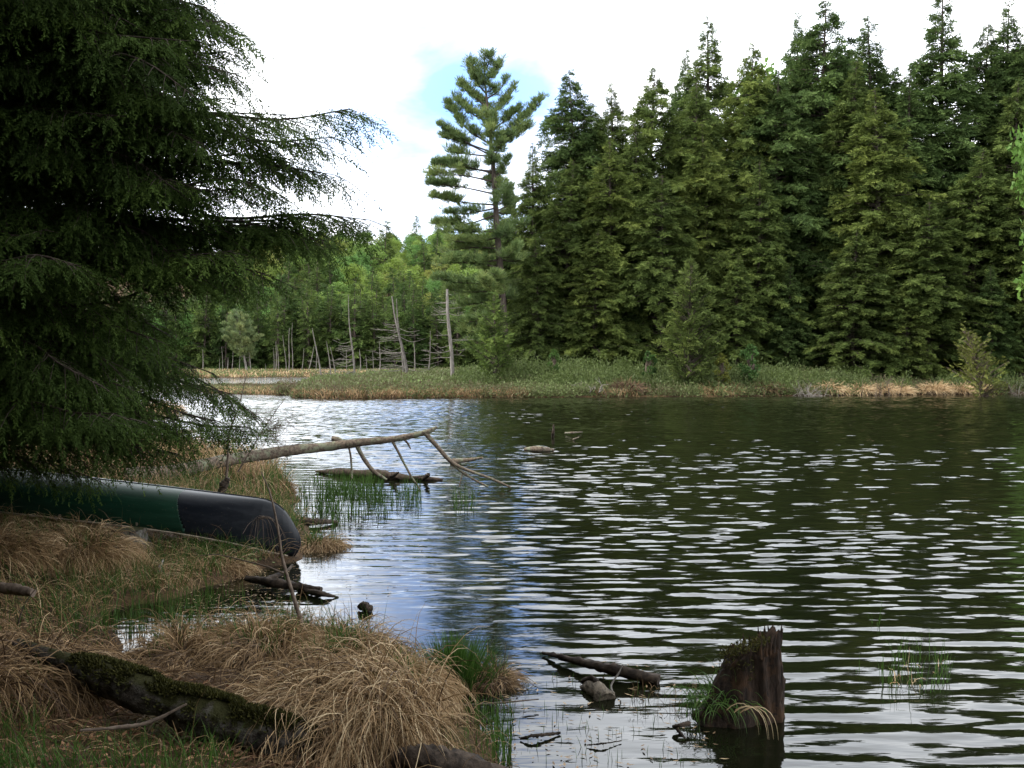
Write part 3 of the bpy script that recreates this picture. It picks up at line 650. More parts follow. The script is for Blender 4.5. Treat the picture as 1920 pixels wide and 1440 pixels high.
def tussock(c, rx, ry, h, n, L, Wd, tl, label, name='grass_tussock', green=0, swirl=0.0, flow=(0, 0), droop=.3, group=None, gl=.3, core=True, tsd=.2, matl=None, segs=7, cat='tussock', radw=1.0):
    c = np.array(c, float); root = empty(name, c); m = MB(); r_ = rs
    if core:
        th = np.linspace(0, 2 * np.pi, 21)[:-1]; V = []
        for q in range(7):
            f = q / 6; rr_ = math.cos(f * math.pi / 2) ** .6; V += [[rx * rr_ * math.cos(t) * .86, ry * rr_ * math.sin(t) * .86, h * math.sin(f * math.pi / 2) * .88 - .12 * (1 - f)] for t in th]
        V = np.array(V); V += r_.randn(*V.shape) * .012 * min(1, rx * 3); i = np.arange(6)[:, None] * 20; j = np.arange(20)[None]; k = (j + 1) % 20
        mc = MB(); mc.add(V, np.stack([i + j, i + k, i + 20 + k, i + 20 + j], -1).reshape(-1, 4)); mc.build('mound', M['mound'], root, True)
    def surf(X, Y):
        q = (X / rx) ** 2 + (Y / ry) ** 2; return np.where(q < 1, h * np.sqrt(np.maximum(0, 1 - q)) * .92, -.12)
    a = r_.uniform(0, 6.283, n); u = np.sqrt(r_.rand(n)) * .93; X = np.cos(a) * rx * u; Y = np.sin(a) * ry * u; Z = surf(X, Y)
    clump = vnoise(X * 3 + c[0], Y * 3 + c[1], 2.2, 31)
    rad = radw * np.stack([np.cos(a), np.sin(a), np.zeros(n)], -1) * (.3 + u)[:, None]; sw = np.stack([-np.sin(a), np.cos(a), np.zeros(n)], -1)
    D = rad + sw * (swirl + 1.1 * clump)[:, None] + np.array([flow[0], flow[1], 0]) + np.array([0, 0, 1]) * r_.uniform(.0, .75, n)[:, None] + r_.randn(n, 3) * .36
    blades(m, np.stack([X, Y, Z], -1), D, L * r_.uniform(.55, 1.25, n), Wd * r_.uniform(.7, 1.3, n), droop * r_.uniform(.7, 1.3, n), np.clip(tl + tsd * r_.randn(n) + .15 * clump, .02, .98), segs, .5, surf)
    m.build('dry_blades', matl or M['straw'], root)
    if green:
        g = MB(); a = r_.uniform(0, 6.283, green); u = np.sqrt(r_.rand(green)) * .9; X = np.cos(a) * rx * u; Y = np.sin(a) * ry * u
        keep = vnoise(X * 2 + c[0] * 5, Y * 2 + c[1], 2.0, 33) > -.05; X, Y = X[keep], Y[keep]; k = len(X)
        D = np.stack([r_.randn(k) * .25, r_.randn(k) * .25, np.ones(k)], -1)
        if k > 24: blades(g, np.stack([X, Y, surf(X, Y)], -1), D, gl * r_.uniform(.5, 1.3, k), Wd * .9, .12, np.clip(.5 + .2 * r_.randn(k), .02, .98), 5, .3); g.build('green_blades', M['grass'], root)
    return tag(root, label, cat, group)
M['mound'] = bark('peaty_root_mass', (0.02, 0.013, 0.009), (0.07, 0.045, 0.028), 30, (1, 1, 1), .8)
for px, rx, h, tl, lab in ((1340, 1.1, .35, .6, 'pale tan sedge tussock at the waterline below the green sapling'), (1375, .7, .3, .55, 'smaller tan tussock touching the pale one below the green sapling'),
                     (1565, 1.1, .42, .72, 'leftmost of the golden tussocks along the right waterline'), (1620, .8, .38, .75, 'second golden tussock from the left along the right waterline'), (1665, .9, .35, .7, 'third golden tussock from the left along the right waterline'), (1695, .6, .3, .72, 'small golden tussock at the end of the left golden cluster'),
                     (1762, .9, .4, .72, 'golden tussock below the left side of the tamarack'), (1812, .8, .38, .75, 'golden tussock directly below the tamarack'), (1842, .6, .45, .7, 'rightmost golden tussock along the right waterline'),
                     (1175, 1.3, .6, .12, 'dark reddish-brown tussock hump on the far waterline'), (1440, 1.0, .5, .15, 'brownish tussock between the tan and golden ones')):
    p = W(px, 745 - (px - 1000) * .006); p[1] += .9; p[2] = .02
    tussock(p, rx, .8, h * 1.0, 900, .6, .035, tl, lab, group='tussocks along the far waterline', segs=4, droop=.35, tsd=.12, cat='tussock')
# bright beaver-cut sticks on the point
mb = MB()
for k in range(16):
    p = W(700 + rs.uniform(-25, 25), 745) + np.array([0, .6, .08]); a_ = rs.uniform(-.7, .7); L = rs.uniform(.5, 1.3)
    d = np.array([math.cos(a_) * L, math.sin(a_) * L * .5, rs.uniform(-.05, .25)]); tube(mb, [p - d / 2, p + d / 2], [.035, .02], 5, rs.uniform(.8, 1))
tag(mb.build('peeled_sticks', M['straw']), 'pile of pale peeled sticks at the waterline of the marsh point', 'stick pile')
# young trees on the bank
BS = fresh(make_tree('green_sapling', *broadleaf_mesh(95, 3.0, .55, 26, 60, .16, .15), M['twig'], M['bright_shrub']))
p = A(1407, 612, 66); z0 = gz(p[0], 66); tag(dup(BS, (p[0], 66, z0), 0, (p[2] - z0) / 3.9, (.9, 1.3, 1.1)), 'small shining green sapling in front of the dark middle of the stand', 'sapling')
p = A(1218, 625, 66.5); z0 = gz(p[0], 66.5); tag(dup(BS, (p[0], 66.5, z0), 2, (p[2] - z0) / 4.2, (.6, .9, .7)), 'dim leafy sapling left of the bushy yellowish conifer', 'sapling')
p = A(1355, 668, 65); z0 = gz(p[0], 65); tag(dup(BS, (p[0], 65, z0), 1, ((p[2] - z0) / 2.6,) * 3, (1.6, 1.3, .8)), 'short yellow-green bush right of the bushy yellowish conifer', 'bush')
p = A(1040, 655, 67); z0 = gz(p[0], 67); tag(dup(BS, (p[0], 67, z0), 1, ((p[2] - z0) / 2.8,) * 3, (.7, 1.0, .7)), 'thin leafy sapling at the foot of the left hemlocks', 'sapling')
TAM = fresh(make_tree('tamarack_tree', *hemlock_mesh(97, H=3.2, Rb=.8, nb=110, dens=3.2, lowest=.05, shape=.8, up=.8, droop=.1, spray=.22), M['twig'], M['bright_shrub']))
p = A(1843, 622, 64); z0 = gz(p[0], 64); tag(dup(TAM, (p[0], 64, z0), 0, (p[2] - z0) / 3.2, (1.5, 1.25, .9)), 'small bright yellow-green tamarack on the right bank', 'tree')
# brush pile, grey leafless shrubs, scattered dead branches
def brush(loc, n, L, r, label, name='brush_pile', up=.5, m_='deadwood', cat='brush', spread=1.0, leanx=0):
    root_m = MB(); c = np.array(loc, float)
    for k in range(n):
        a_ = rs.uniform(0, 6.283); l = L * rs.uniform(.35, 1.1); b = c + np.array([rs.randn() * .3 * spread, rs.randn() * .2 * spread, 0])
        e = b + np.array([math.cos(a_) * l * (1 - up) + leanx * l, math.sin(a_) * l * (1 - up) * .6, l * rs.uniform(.2, 1) * up]); m2 = (b + e) / 2 + rs.randn(3) * l * .08
        pp = bez([b, m2, e], 8); tube(root_m, pp, np.linspace(r, r * .3, len(pp)), 4, cap=False)
        for q in range(3):
            i_ = rs.randint(3, len(pp)); d = unit(pp[i_] - pp[i_ - 1] + rs.randn(3) * .6) * l * .3; tube(root_m, [pp[i_], pp[i_] + d * .5 + rs.randn(3) * .02, pp[i_] + d], [r * .4, r * .3, r * .15], 3, cap=False)
    return tag(root_m.build(name, M[m_]), label, cat)
p = A(1522, 690, 64); brush((p[0], 64, gz(p[0], 64) + .1), 30, 1.9, .03, 'tangled pale brush pile of dead branches on the bank, middle of the stand', up=.6, spread=1.6)
p = A(1528, 690, 64.3); brush((p[0], 64.3, gz(p[0], 64.3)), 3, 2.4, .04, 'long bare dead limbs sticking up out of the brush pile', 'dead_limb', up=.85, leanx=-.3)
p = A(1112, 705, 62.5); brush((p[0], 62.5, gz(p[0], 62.5) + .2), 4, 1.6, .035, 'forked grey driftwood branch standing in the shrubs at the left front', 'dead_branch', up=.6)
p = A(1100, 702, 64); brush((p[0] - .8, 64, gz(p[0], 64) + .4), 3, 1.1, .03, 'short grey dead sticks lying left of the forked driftwood branch', 'dead_branch', up=.3)
p = A(1905, 690, 66); brush((p[0] + .6, 66, gz(p[0], 66)), 40, 2.6, .016, 'grey leafless shrub at the right edge in front of the hemlocks', 'bare_shrub', up=.75, spread=1.5)
p = A(1655, 690, 66); brush((p[0], 66, gz(p[0], 66)), 60, 1.5, .02, 'reddish-brown leafless shrub behind the green shrubs right of the brush pile', 'bare_shrub', up=.8, m_='twig', spread=2.5)
p = A(1290, 700, 63); q = A(1287, 683, 63); mb = MB(); tube(mb, [A(1296, 697, 63), A(1290, 690, 63), q], [.06, .05, .03], 5); tag(mb.build('dead_stub', M['darkwood']), 'short dark dead stub in front of the bushy yellowish conifer', 'stub')

# ------------------------------------------------------------------ the near hemlock on the left bank
NF = [template_fan(10, .20, .042, 42, .30, .35) for _ in range(6)]
T0 = np.array([-7.2, 10.8, 0.0]); T0[2] = gz(T0[0], T0[1]) - .1
root = empty('hemlock_tree', T0); tr = MB(); cr = MB(); tz = np.linspace(0, 15, 20)
tube(tr, np.stack([.15 * np.sin(tz * .3), .1 * np.cos(tz * .25), tz], -1), np.linspace(.30, .06, 20), 12, rough=.04)
r3 = np.random.RandomState(21)
tips = [(372, -30, 9.5), (440, 44, 9.5), (400, 20, 10), (445, 140, 9.5), (430, 95, 10), (425, 185, 9.3), (655, 204, 9.6), (622, 258, 9.8), (540, 215, 10.2), (628, 328, 9.8), (560, 300, 10.3), (600, 400, 10), (692, 412, 10.2), (610, 452, 9.8), (560, 420, 10.5),
        (520, 360, 9.6), (500, 440, 10.2), (505, 515, 9.6), (440, 470, 9.5), (420, 430, 10), (380, 460, 10), (330, 490, 9.6), (310, 540, 10), (300, 620, 10), (330, 690, 10.5), (400, 700, 10.6), (440, 740, 10.8), (480, 778, 10.8), (470, 800, 10.9), (410, 790, 10.4),
        (350, 820, 10.6), (330, 850, 10.8), (290, 780, 10.2), (260, 840, 10.4), (210, 870, 10.6), (180, 900, 11), (130, 885, 11), (60, 870, 10.8), (10, 880, 10.5), (-60, 870, 10), (240, 720, 9.8), (300, 640, 9.5)]
for k in range(60): tips.append((r3.uniform(180, 400), r3.uniform(-60, 390), r3.uniform(9, 11.5)))
for k in range(30): tips.append((r3.uniform(100, 270), r3.uniform(430, 830), r3.uniform(9.5, 11.5)))
for k in range(110):
    px = r3.uniform(-260, 400); py = r3.uniform(-180, 800)
    if 250 < px and 400 < py < 680: continue
    tips.append((px, py, r3.uniform(8.6, 12.6)))
for k in range(26): tips.append((r3.uniform(-500, -100), r3.uniform(-500, 700), r3.uniform(8.5, 13)))
for k in range(30): tips.append((r3.uniform(-1100, 260), r3.uniform(-1100, -150), r3.uniform(7.5, 13.5)))
NK = 20; key = tips[:NK]; NTIP = len(tips)
for px, py, D in key:
    for q in range(0 if px > 540 else 1): tips.append((px + r3.uniform(-130, -20), py + r3.uniform(-10, 30), D + r3.uniform(-.3, .5)))
Pn = []; Dn = []; Un = []; Sn = []; Tn = []
def polyline_samples(pts, u):
    x = u * (len(pts) - 1); k = np.minimum(x.astype(int), len(pts) - 2); f = (x - k)[:, None]
    return pts[k] * (1 - f) + pts[k + 1] * f, unit(pts[k + 1] - pts[k])
for ti, (px, py, D) in enumerate(tips):
    tip = A(px, py, D) - T0; rad_ = math.hypot(tip[0], tip[1])
    iskey = ti < NK or ti >= NTIP; drop = rad_ * (r3.uniform(-.10, .0) if iskey else r3.uniform(-.12, .14)); hz = max(.6, tip[2] + drop)
    base = np.array([0, 0, hz]); mid_ = base * .45 + tip * .55 + np.array([0, 0, rad_ * (r3.uniform(.02, .06) if iskey else r3.uniform(.05, .13))]) + np.append(r3.randn(2) * .12, 0)
    wob = lambda q: base * (1 - q) + tip * q + (mid_ - (base * .45 + tip * .55)) * 4 * q * (1 - q) + r3.randn(3) * rad_ * .014
    pts = bez([base, wob(.2), wob(.4), wob(.58), wob(.74), wob(.88), tip], 24); L = np.linalg.norm(tip - base)
    tube(tr, pts, np.linspace(.012 + .005 * L, .004, len(pts)), 5, cap=False)
    nsec = int(L * 9.5) + 4; us = np.linspace(.22, .985, nsec) + r3.randn(nsec) * .01
    pp, tt = polyline_samples(pts, np.clip(us, 0, .999)); bt = r3.normal(.45, .13)
    for k in range(nsec):
        u = us[k]; sgn = 1 if k % 2 else -1; d = tt[k]; side = unit(np.array([-d[1], d[0], 0])) * sgn
        l2 = ((.26 if iskey else .18) + .20 * L * (1.02 - u) ** .8) * r3.uniform(.5, 1.15); l2 = min(l2, .85)
        hang = r3.uniform(.05, .5)
        d2 = unit(d * .75 + side * r3.uniform(.5, 1.0) + np.array([0, 0, -.15])); e = pp[k] + d2 * l2 - np.array([0, 0, l2 * hang * .6]); m2 = pp[k] + d2 * l2 * .55 - np.array([0, 0, l2 * hang * .14])
        q2 = bez([pp[k], m2, e], 6); tube(tr, q2, np.linspace(.006, .0025, len(q2)), 3, cap=False)
        nt_ = int(l2 / .06) + 2; uu = np.linspace(.12, 1, nt_); p3, t3 = polyline_samples(q2, np.clip(uu, 0, .999))
        sg = np.where(np.arange(nt_) % 2, 1, -1)[:, None]; sd = unit(np.stack([-t3[:, 1], t3[:, 0], np.zeros(nt_)], -1)) * sg
        d3 = t3 * .9 + sd * r3.uniform(.4, .9, (nt_, 1)) + np.array([0, 0, -1]) * r3.uniform(-.1, .4, (nt_, 1)); d3[-1] = t3[-1]
        Pn.append(p3 + r3.randn(nt_, 3) * .01); Dn.append(d3); Un.append(np.array([0, 0, 1.0]) + r3.randn(nt_, 3) * .3 + t3 * .2)
        Sn.append(r3.uniform(.20, .34, nt_) * (1.0 if l2 > .3 else .75)); Tn.append(bt + r3.randn(nt_) * .12)
Pn = np.vstack(Pn); Dn = np.vstack(Dn); Un = np.vstack(Un); Sn = np.concatenate(Sn); Tn = np.clip(np.concatenate(Tn), .03, .95)
wh = r3.randint(0, 6, len(Pn))
for q, (TV, TT) in enumerate(NF):
    m = wh == q; stamp(cr, TV, TT, Pn[m], Dn[m], Un[m], Sn[m], Tn[m])
print('near hemlock sprays', len(Pn))
tr.build('trunk', M['bark'], root); cr.build('crown', M['near_hemlock'], root)
tag(root, 'huge dark hemlock on the near left bank, its drooping branches hanging over the canoe', 'tree')
# unseen trees added around the viewpoint to keep this bank in shade
for x, y, s, lab in ((-13.5, 4, .8, 'unseen shade hemlock on the near bank left of the picture'), (-8.5, -3.5, .85, 'unseen shade hemlock on the near bank behind the viewer, left'), (-1.5, -6.5, .9, 'unseen shade hemlock on the near bank straight behind the viewer'),
                     (-13, 15, .8, 'unseen shade hemlock on the near bank beyond the canoe, left of the picture'), (-15, 24, .75, 'added shade hemlock farther along the left bank'), (-19, 9, 1.0, 'unseen second row shade hemlock on the near bank'), (-10.0, 1.2, 1.0, 'unseen shade hemlock on the near bank just left of the viewer'), (-11.5, 8.5, 1.0, 'unseen shade hemlock behind the huge dark near hemlock'), (2.5, -5.5, 1.0, 'unseen shade hemlock on the near bank behind the viewer, right')):
    tag(dup(HEM[(int(x * 7) % 5)], (x, y, gz(x, y) - .1), x, (s * 1.25, s * 1.25, s * .9), (.8, .9, .8)), lab, 'tree', 'added shade hemlocks of the near bank')

# ------------------------------------------------------------------ canoe
def canoe():
    Lh = 2.45; n = 49; m = 45
    def station(s):
        a = abs(s); b = .44 * (1 - a ** 2.6) ** .75 if a < 1 else 0
        keel = .40 - .02 * a ** 2 - .46 * max(0, (a - .80) / .20) ** 3.2 * .55       # inverted: keel on top
        sheer = 0 - .22 * a ** 3.2
        return max(b, .012), keel, sheer
    S_ = np.sin(np.linspace(-math.pi / 2, math.pi / 2, n)); rows = []
    for s in S_:
        b, kl, sh_ = station(s); H = kl - sh_; th = np.linspace(0, math.pi, m); c = np.cos(th); sn = np.sin(th)
        y = b * np.sign(c) * abs(c) ** .75; z = sh_ + H * sn ** .72
        over = .10 * (1 - ((z - sh_) / H - .45) ** 2 * 3) * max(0, abs(s) - .9) / .1 * np.sign(s)
        rows.append(np.stack([s * Lh + over, y, z], -1))
    Rw = np.array(rows); return S_, Rw
root = empty('canoe', (0, 0, 0)); S_, Rw = canoe()
def hullpart(i0, i1, off=0.0):
    g = Rw[i0:i1 + 1]; ni, mj = g.shape[:2]; V = g.reshape(-1, 3); i = np.arange(ni - 1)[:, None] * mj; j = np.arange(mj - 1)[None]
    return V, np.stack([i + j, i + j + 1, i + mj + j + 1, i + mj + j], -1).reshape(-1, 4)
def paint(name, c1, c2, rough):
    def f(t, b):
        tc = t.nodes.new('ShaderNodeTexCoord'); mp = t.nodes.new('ShaderNodeMapping'); mp.inputs['Scale'].default_value = (.25, 3, 3); t.links.new(tc.outputs['Object'], mp.inputs[0])
        n = N(t, 'ShaderNodeTexNoise', i_Scale=6.0, i_Detail=8.0, i_Roughness=.7); t.links.new(mp.outputs[0], n.inputs[0])
        mp2 = t.nodes.new('ShaderNodeMapping'); mp2.inputs['Scale'].default_value = (.6, 9, 9); mp2.inputs['Rotation'].default_value = (0, R(4), R(3)); t.links.new(tc.outputs['Object'], mp2.inputs[0])
        n2 = N(t, 'ShaderNodeTexNoise', i_Scale=7.0, i_Detail=4.0, i_Roughness=.8); t.links.new(mp2.outputs[0], n2.inputs[0])
        n3 = N(t, 'ShaderNodeTexNoise', i_Scale=60.0, i_Detail=2.0); t.links.new(tc.outputs['Object'], n3.inputs[0])
        cc = mixc(t, ramp(t, n2.outputs[0], [(.66, (0, 0, 0)), (.72, (.6, .6, .6))]), ramp(t, n.outputs[0], [(.45, c1), (.75, c2)]), (.10, .11, .10))
        cc = mixc(t, ramp(t, n3.outputs[0], [(.70, (0, 0, 0)), (.74, (.8, .8, .8))]), cc, (.09, .065, .035))
        t.links.new(cc, b.inputs['Base Color'])
        t.links.new(math_(t, 'ADD', math_(t, 'MULTIPLY', n.outputs[0], .35), rough - .05), b.inputs['Roughness'])
        pass
    return mat(name, f, rough, .3)
M['green_hull'] = paint('green_hull', (0.003, 0.025, 0.013), (0.010, 0.048, 0.027), .35)
M['black_hull'] = paint('black_hull', (0.004, 0.006, 0.010), (0.015, 0.018, 0.024), .30)
M['gunwale'] = bark('ash_gunwale', (0.14, 0.11, 0.08), (0.32, 0.27, 0.21), 20, (.2, 1, 1), .1)
def solid(o, t=.008):
    md = o.modifiers.new('thickness', 'SOLIDIFY'); md.thickness = t; md.offset = -1
hi_ = [int(np.argmin(abs(S_ * 2.45 - v))) for v in (-1.25, 1.25)]
# the black ends meet the green along a slanted, curved line: shift columns of the ring grid
def shade_split():
    V = Rw.reshape(-1, 3); n, m = Rw.shape[:2]; i = np.arange(n - 1)[:, None] * m; j = np.arange(m - 1)[None]
    return V, np.stack([i + j, i + j + 1, i + m + j + 1, i + m + j], -1).reshape(-1, 4)
fine = []
Sx = np.linspace(-1, 1, 801)
Rf = np.stack([np.stack([np.interp(Sx, S_, Rw[:, j, k]) for k in range(3)], -1) for j in range(Rw.shape[1])], 1); Rw = Rf
V, F = shade_split(); cen = V[F].mean(1); lim = 1.22 + .45 * (.40 - cen[:, 2]) - .10 * np.abs(cen[:, 1])
for nm, msk, mm in (('hull', abs(cen[:, 0]) < lim, 'green_hull'), ('end_section', cen[:, 0] >= lim, 'black_hull'), ('end_section', cen[:, 0] <= -lim, 'black_hull')):
    mb = MB(); mb.add(V, F[msk]); o = mb.build(nm, M[mm], root, True); solid(o)
    if nm == 'end_section': o['label'] = 'black end of the canoe hull'
for j in (0, Rw.shape[1] - 1):
    mb = MB(); pts = Rw[::12, j].copy(); pts[:, 1] *= 1.03; tube(mb, pts, .011, 6); mb.build('gunwale', M['gunwale'], root, True)
for x in (-.8, 0, .85):
    b = np.interp(x, Rw[:, 0, 0], Rw[:, 0, 1]); mb = MB(); tube(mb, [[x, -b, .03], [x, b, .03]], .02, 6); mb.build('thwart', M['gunwale'], root)
mb = MB(); kl = Rw[20:-20:10, Rw.shape[1] // 2].copy(); kl[:, 2] += .002; tube(mb, kl, .008, 5); mb.build('keel_strip', M['black_hull'], root, True)
bow = W(545, 1046, .05); root.rotation_euler = (0, R(5.5), R(-5))
ax = np.array([math.cos(R(-5)) * math.cos(R(5.5)), math.sin(R(-5)), -math.sin(R(5.5))])
root.location = tuple(np.array([bow[0] - .06, bow[1] + .25, .24]) - ax * 2.42)
tag(root, 'overturned green canoe with black ends lying on the near bank', 'canoe')

# ------------------------------------------------------------------ wood in and by the water
def log_obj(name, segs, label, m_, cat='log', sides=10, rough=.06, parts=(), n=24):
    """segs: list of (points, radii)"""
    o = None
    root_m = MB()
    for P, r in segs[:1]:
        q = bez(P, n); tube(root_m, q, np.interp(np.linspace(0, 1, len(q)), np.linspace(0, 1, len(r)), r), sides, rough=rough)
    if len(segs) == 1: return tag(root_m.build(name, M[m_], smooth=sides > 7), label, cat)
    root = empty(name, segs[0][0][0]); O = np.array(segs[0][0][0])
    tmp = MB(); q = bez(np.array(segs[0][0]) - O, n); tube(tmp, q, np.interp(np.linspace(0, 1, len(q)), np.linspace(0, 1, len(segs[0][1])), segs[0][1]), sides, rough=rough); tmp.build('trunk', M[m_], root, True)
    for P, r in segs[1:]:
        tmp = MB(); q = bez(np.array(P) - O, 12); tube(tmp, q, np.interp(np.linspace(0, 1, len(q)), np.linspace(0, 1, len(r)), r), 7, rough=rough); tmp.build('branch', M[m_], root, True)
    return tag(root, label, cat)
LD = 18.4
def L_(x, y, D=LD): return A(x, y, D)
log_obj('fallen_tree', [
    ([L_(235, 893, 16.3), L_(330, 884, 16.8), L_(400, 868, 17.3), L_(470, 856, 17.8), L_(540, 845, 18.1), L_(610, 838), L_(680, 829), L_(740, 823), L_(800, 810), L_(819, 801)], [.12, .105, .10, .095, .09, .08, .07, .055, .045, .022]),
    ([L_(798, 813), L_(822, 840), L_(848, 868), L_(880, 883), L_(920, 897), L_(958, 914)], [.042, .036, .036, .026, .022, .016]),
    ([L_(846, 864), L_(860, 880), L_(885, 897), L_(915, 913)], [.030, .024, .020, .018]),
    ([L_(868, 887), L_(864, 900), L_(861, 913)], [.013, .010, .009]),
    ([L_(735, 826), L_(748, 850), L_(768, 888), L_(787, 917)], [.026, .022, .018, .014]),
    ([L_(668, 834), L_(682, 860), L_(700, 883), L_(725, 900)], [.042, .036, .034, .025]),
    ([L_(654, 838), L_(658, 860), L_(660, 897)], [.016, .018, .016]),
    ([L_(757, 823), L_(765, 832), L_(770, 842)], [.02, .018, .01]),
    ([L_(540, 846), L_(538, 856), L_(539, 862)], [.02, .012, .006]),
    ([L_(318, 884, 17), L_(308, 893, 16.8), L_(300, 902, 16.6)], [.03, .03, .02])],
    'long bare fallen tree reaching out over the water, its forked branches dipping in', 'greybark', 'fallen tree', 10, .05, n=50)
def LW(x, y, z=0.0): return W(x, y, z)
log_obj('sunken_log', [([LW(592, 884, .03), LW(640, 886, .06), LW(700, 890, .07), LW(760, 896, .05), LW(830, 900, .02)], [.02, .07, .095, .075, .03]),
    ([LW(735, 892, .1), LW(742, 888, .18), LW(748, 885, .26)], [.05, .03, .008]), ([LW(795, 897, .05), LW(799, 893, .12), LW(804, 890, .20)], [.045, .04, .03]),
    ([LW(700, 888, .1), LW(703, 886, .17), LW(708, 884, .23)], [.04, .02, .006]), ([LW(770, 895, .05), LW(790, 893, .14), LW(806, 890, .1)], [.01, .01, .005])],
    'dark rotting log with upright stubs lying in the water under the fallen tree', 'darkwood', 'log', 9, .18)
log_obj('broken_branch', [([LW(845, 866, .05), LW(880, 862, .10), LW(905, 858, .16)], [.07, .04, .02])], 'short broken branch angling out of the water behind the fallen tree fork', 'greybark', 'branch')
log_obj('broken_stub', [([L_(622, 822, 22), L_(632, 824, 22), L_(645, 830, 22)], [.05, .06, .05])], 'chopped log end showing just above the fallen tree trunk', 'greybark', 'stub')
log_obj('dead_stake', [([LW(1036, 826, -.1), A(1037, 812, 30.4), A(1038, 796, 30.4)], [.04, .045, .02])], 'upright dark stake standing far out in the water', 'darkwood', 'stake', 6)
log_obj('floating_stick', [([LW(1060, 812, .05), LW(1075, 811, .10), LW(1092, 810, .03)], [.03, .03, .01])], 'tan stick floating right of the upright stake', 'greybark', 'stick', 6)
log_obj('floating_stick', [([LW(1075, 824, .02), LW(1085, 820, .12)], [.025, .015])], 'small tilted stick poking up right of and below the upright stake', 'greybark', 'stick', 6)
log_obj('floating_log', [([LW(985, 842, .03), LW(1010, 842, .07), LW(1038, 844, .02)], [.04, .08, .03])], 'smooth reddish log barely breaking the surface left of the stake', 'greybark', 'log', 8)
log_obj('floating_log', [([LW(325, 815, .1), LW(345, 810, .15), LW(380, 807, .12)], [.06, .07, .04])], 'log lying on the water seen beneath the hemlock branch tips', 'greybark', 'log', 8)
log_obj('floating_log', [([LW(552, 980, .04), LW(590, 978, .06), LW(633, 979, .02)], [.05, .045, .02])], 'thin brown log running out from the canoe tip', 'darkwood', 'log', 8, .1)
log_obj('sunken_log', [([LW(462, 1085, .06), LW(510, 1092, .08), LW(560, 1100, .06), LW(602, 1106, .05)], [.03, .045, .038, .025]),
    ([LW(560, 1106, .02), LW(600, 1113, .04), LW(635, 1120, .0)], [.03, .028, .006]), ([LW(500, 1085, .08), LW(535, 1072, .08), LW(548, 1060, .08)], [.022, .02, .015])],
    'split reddish-brown log with a forked end in the shallows behind the leaning sapling', 'darkwood', 'log', 9, .15)
log_obj('bleached_stick', [([LW(306, 1050, .25), LW(300, 1066, .18), LW(304, 1088, .1), LW(328, 1100, .04)], [.012, .022, .018, .008])], 'curved bleached stick standing on the bank below the canoe', 'deadwood', 'stick', 6)
log_obj('floating_log', [([LW(1018, 1224, .02), LW(1060, 1234, .05), LW(1110, 1246, .06), LW(1160, 1258, .06), LW(1235, 1276, .03)], [.012, .022, .032, .045, .04])], 'dark wet log floating diagonally left of the stump', 'darkwood', 'log', 8, .2)
log_obj('floating_debris', [([LW(672, 1136, .03), LW(684, 1139, .04), LW(698, 1142, .02)], [.012, .04, .02])], 'small dark clod of bark floating alone off the dry grass mound', 'darkwood', 'bark clod', 7, .3)
# barkless chunk beside the stump
M['chunkwood'] = bark('split_wood', (0.03, 0.024, 0.018), (0.24, 0.20, 0.15), 34, (1, .12, 1), 1.0)
root = empty('wood_chunk', W(1120, 1300, 0)); mb = MB(); P = [(-.09, .17, -.02), (-.04, .06, .02), (.02, -.06, .01), (.05, -.13, -.02)]
tube(mb, bez(P, 12), np.interp(np.linspace(0, 1, 13), [0, .5, 1], [.025, .06, .078]), 11, rough=.10); mb.build('heartwood', M['chunkwood'], root, True)
mb = MB(); tube(mb, bez([(-.09, .15, .035), (-.03, .05, .085), (.0, 0, .07)], 6), [.02] * 7, 6, rough=.2); mb.build('bark', M['darkwood'], root, True)
tag(root, 'pale barkless wood chunk floating in front of the diagonal wet log', 'wood chunk')
log_obj('water_twig', [([LW(1150, 1300, .0), LW(1146, 1285, .03), LW(1160, 1262, .10), LW(1168, 1245, .16)], [.008, .007, .006, .003])], 'crooked pale twig standing beside the barkless chunk', 'deadwood', 'twig', 5)
log_obj('water_twig', [([LW(1262, 1362, .03), LW(1275, 1360, .05), LW(1292, 1356, .05)], [.010, .013, .015]), ([LW(1265, 1362, .03), LW(1280, 1380, .0), LW(1292, 1400, -.02)], [.010, .010, .008])], 'forked twig in the water left of the stump', 'darkwood', 'twig', 6)
log_obj('water_twig', [([LW(868, 1322, .06), LW(930, 1318, .06), LW(1010, 1311, .05)], [.007, .006, .004]), ([LW(885, 1322, .05), LW(910, 1345, .02), LW(925, 1370, .0)], [.005, .004, .003])], 'straight dark twig reaching out from the dry grass mound over the water', 'twig', 'twig', 5)
log_obj('water_twig', [([LW(975, 1385, .01), LW(1000, 1380, .03), LW(1050, 1374, .01)], [.006, .012, .008])], 'brown twig lying flat in the calm shallows', 'darkwood', 'twig', 5, .3)
log_obj('water_twig', [([LW(1100, 1397, .01), LW(1130, 1394, .02), LW(1165, 1389, .01)], [.004, .005, .003])], 'thin twig afloat between the shallows and the forked twig', 'darkwood', 'twig', 5, .3)
log_obj('bark_log', [([LW(745, 1425, .20), LW(800, 1428, .22), LW(870, 1440, .16), LW(960, 1470, .04)], [.055, .075, .07, .05])], 'dark log with a pale bark end at the bottom edge below the dry grass mound', 'darkwood', 'log', 12, .16)

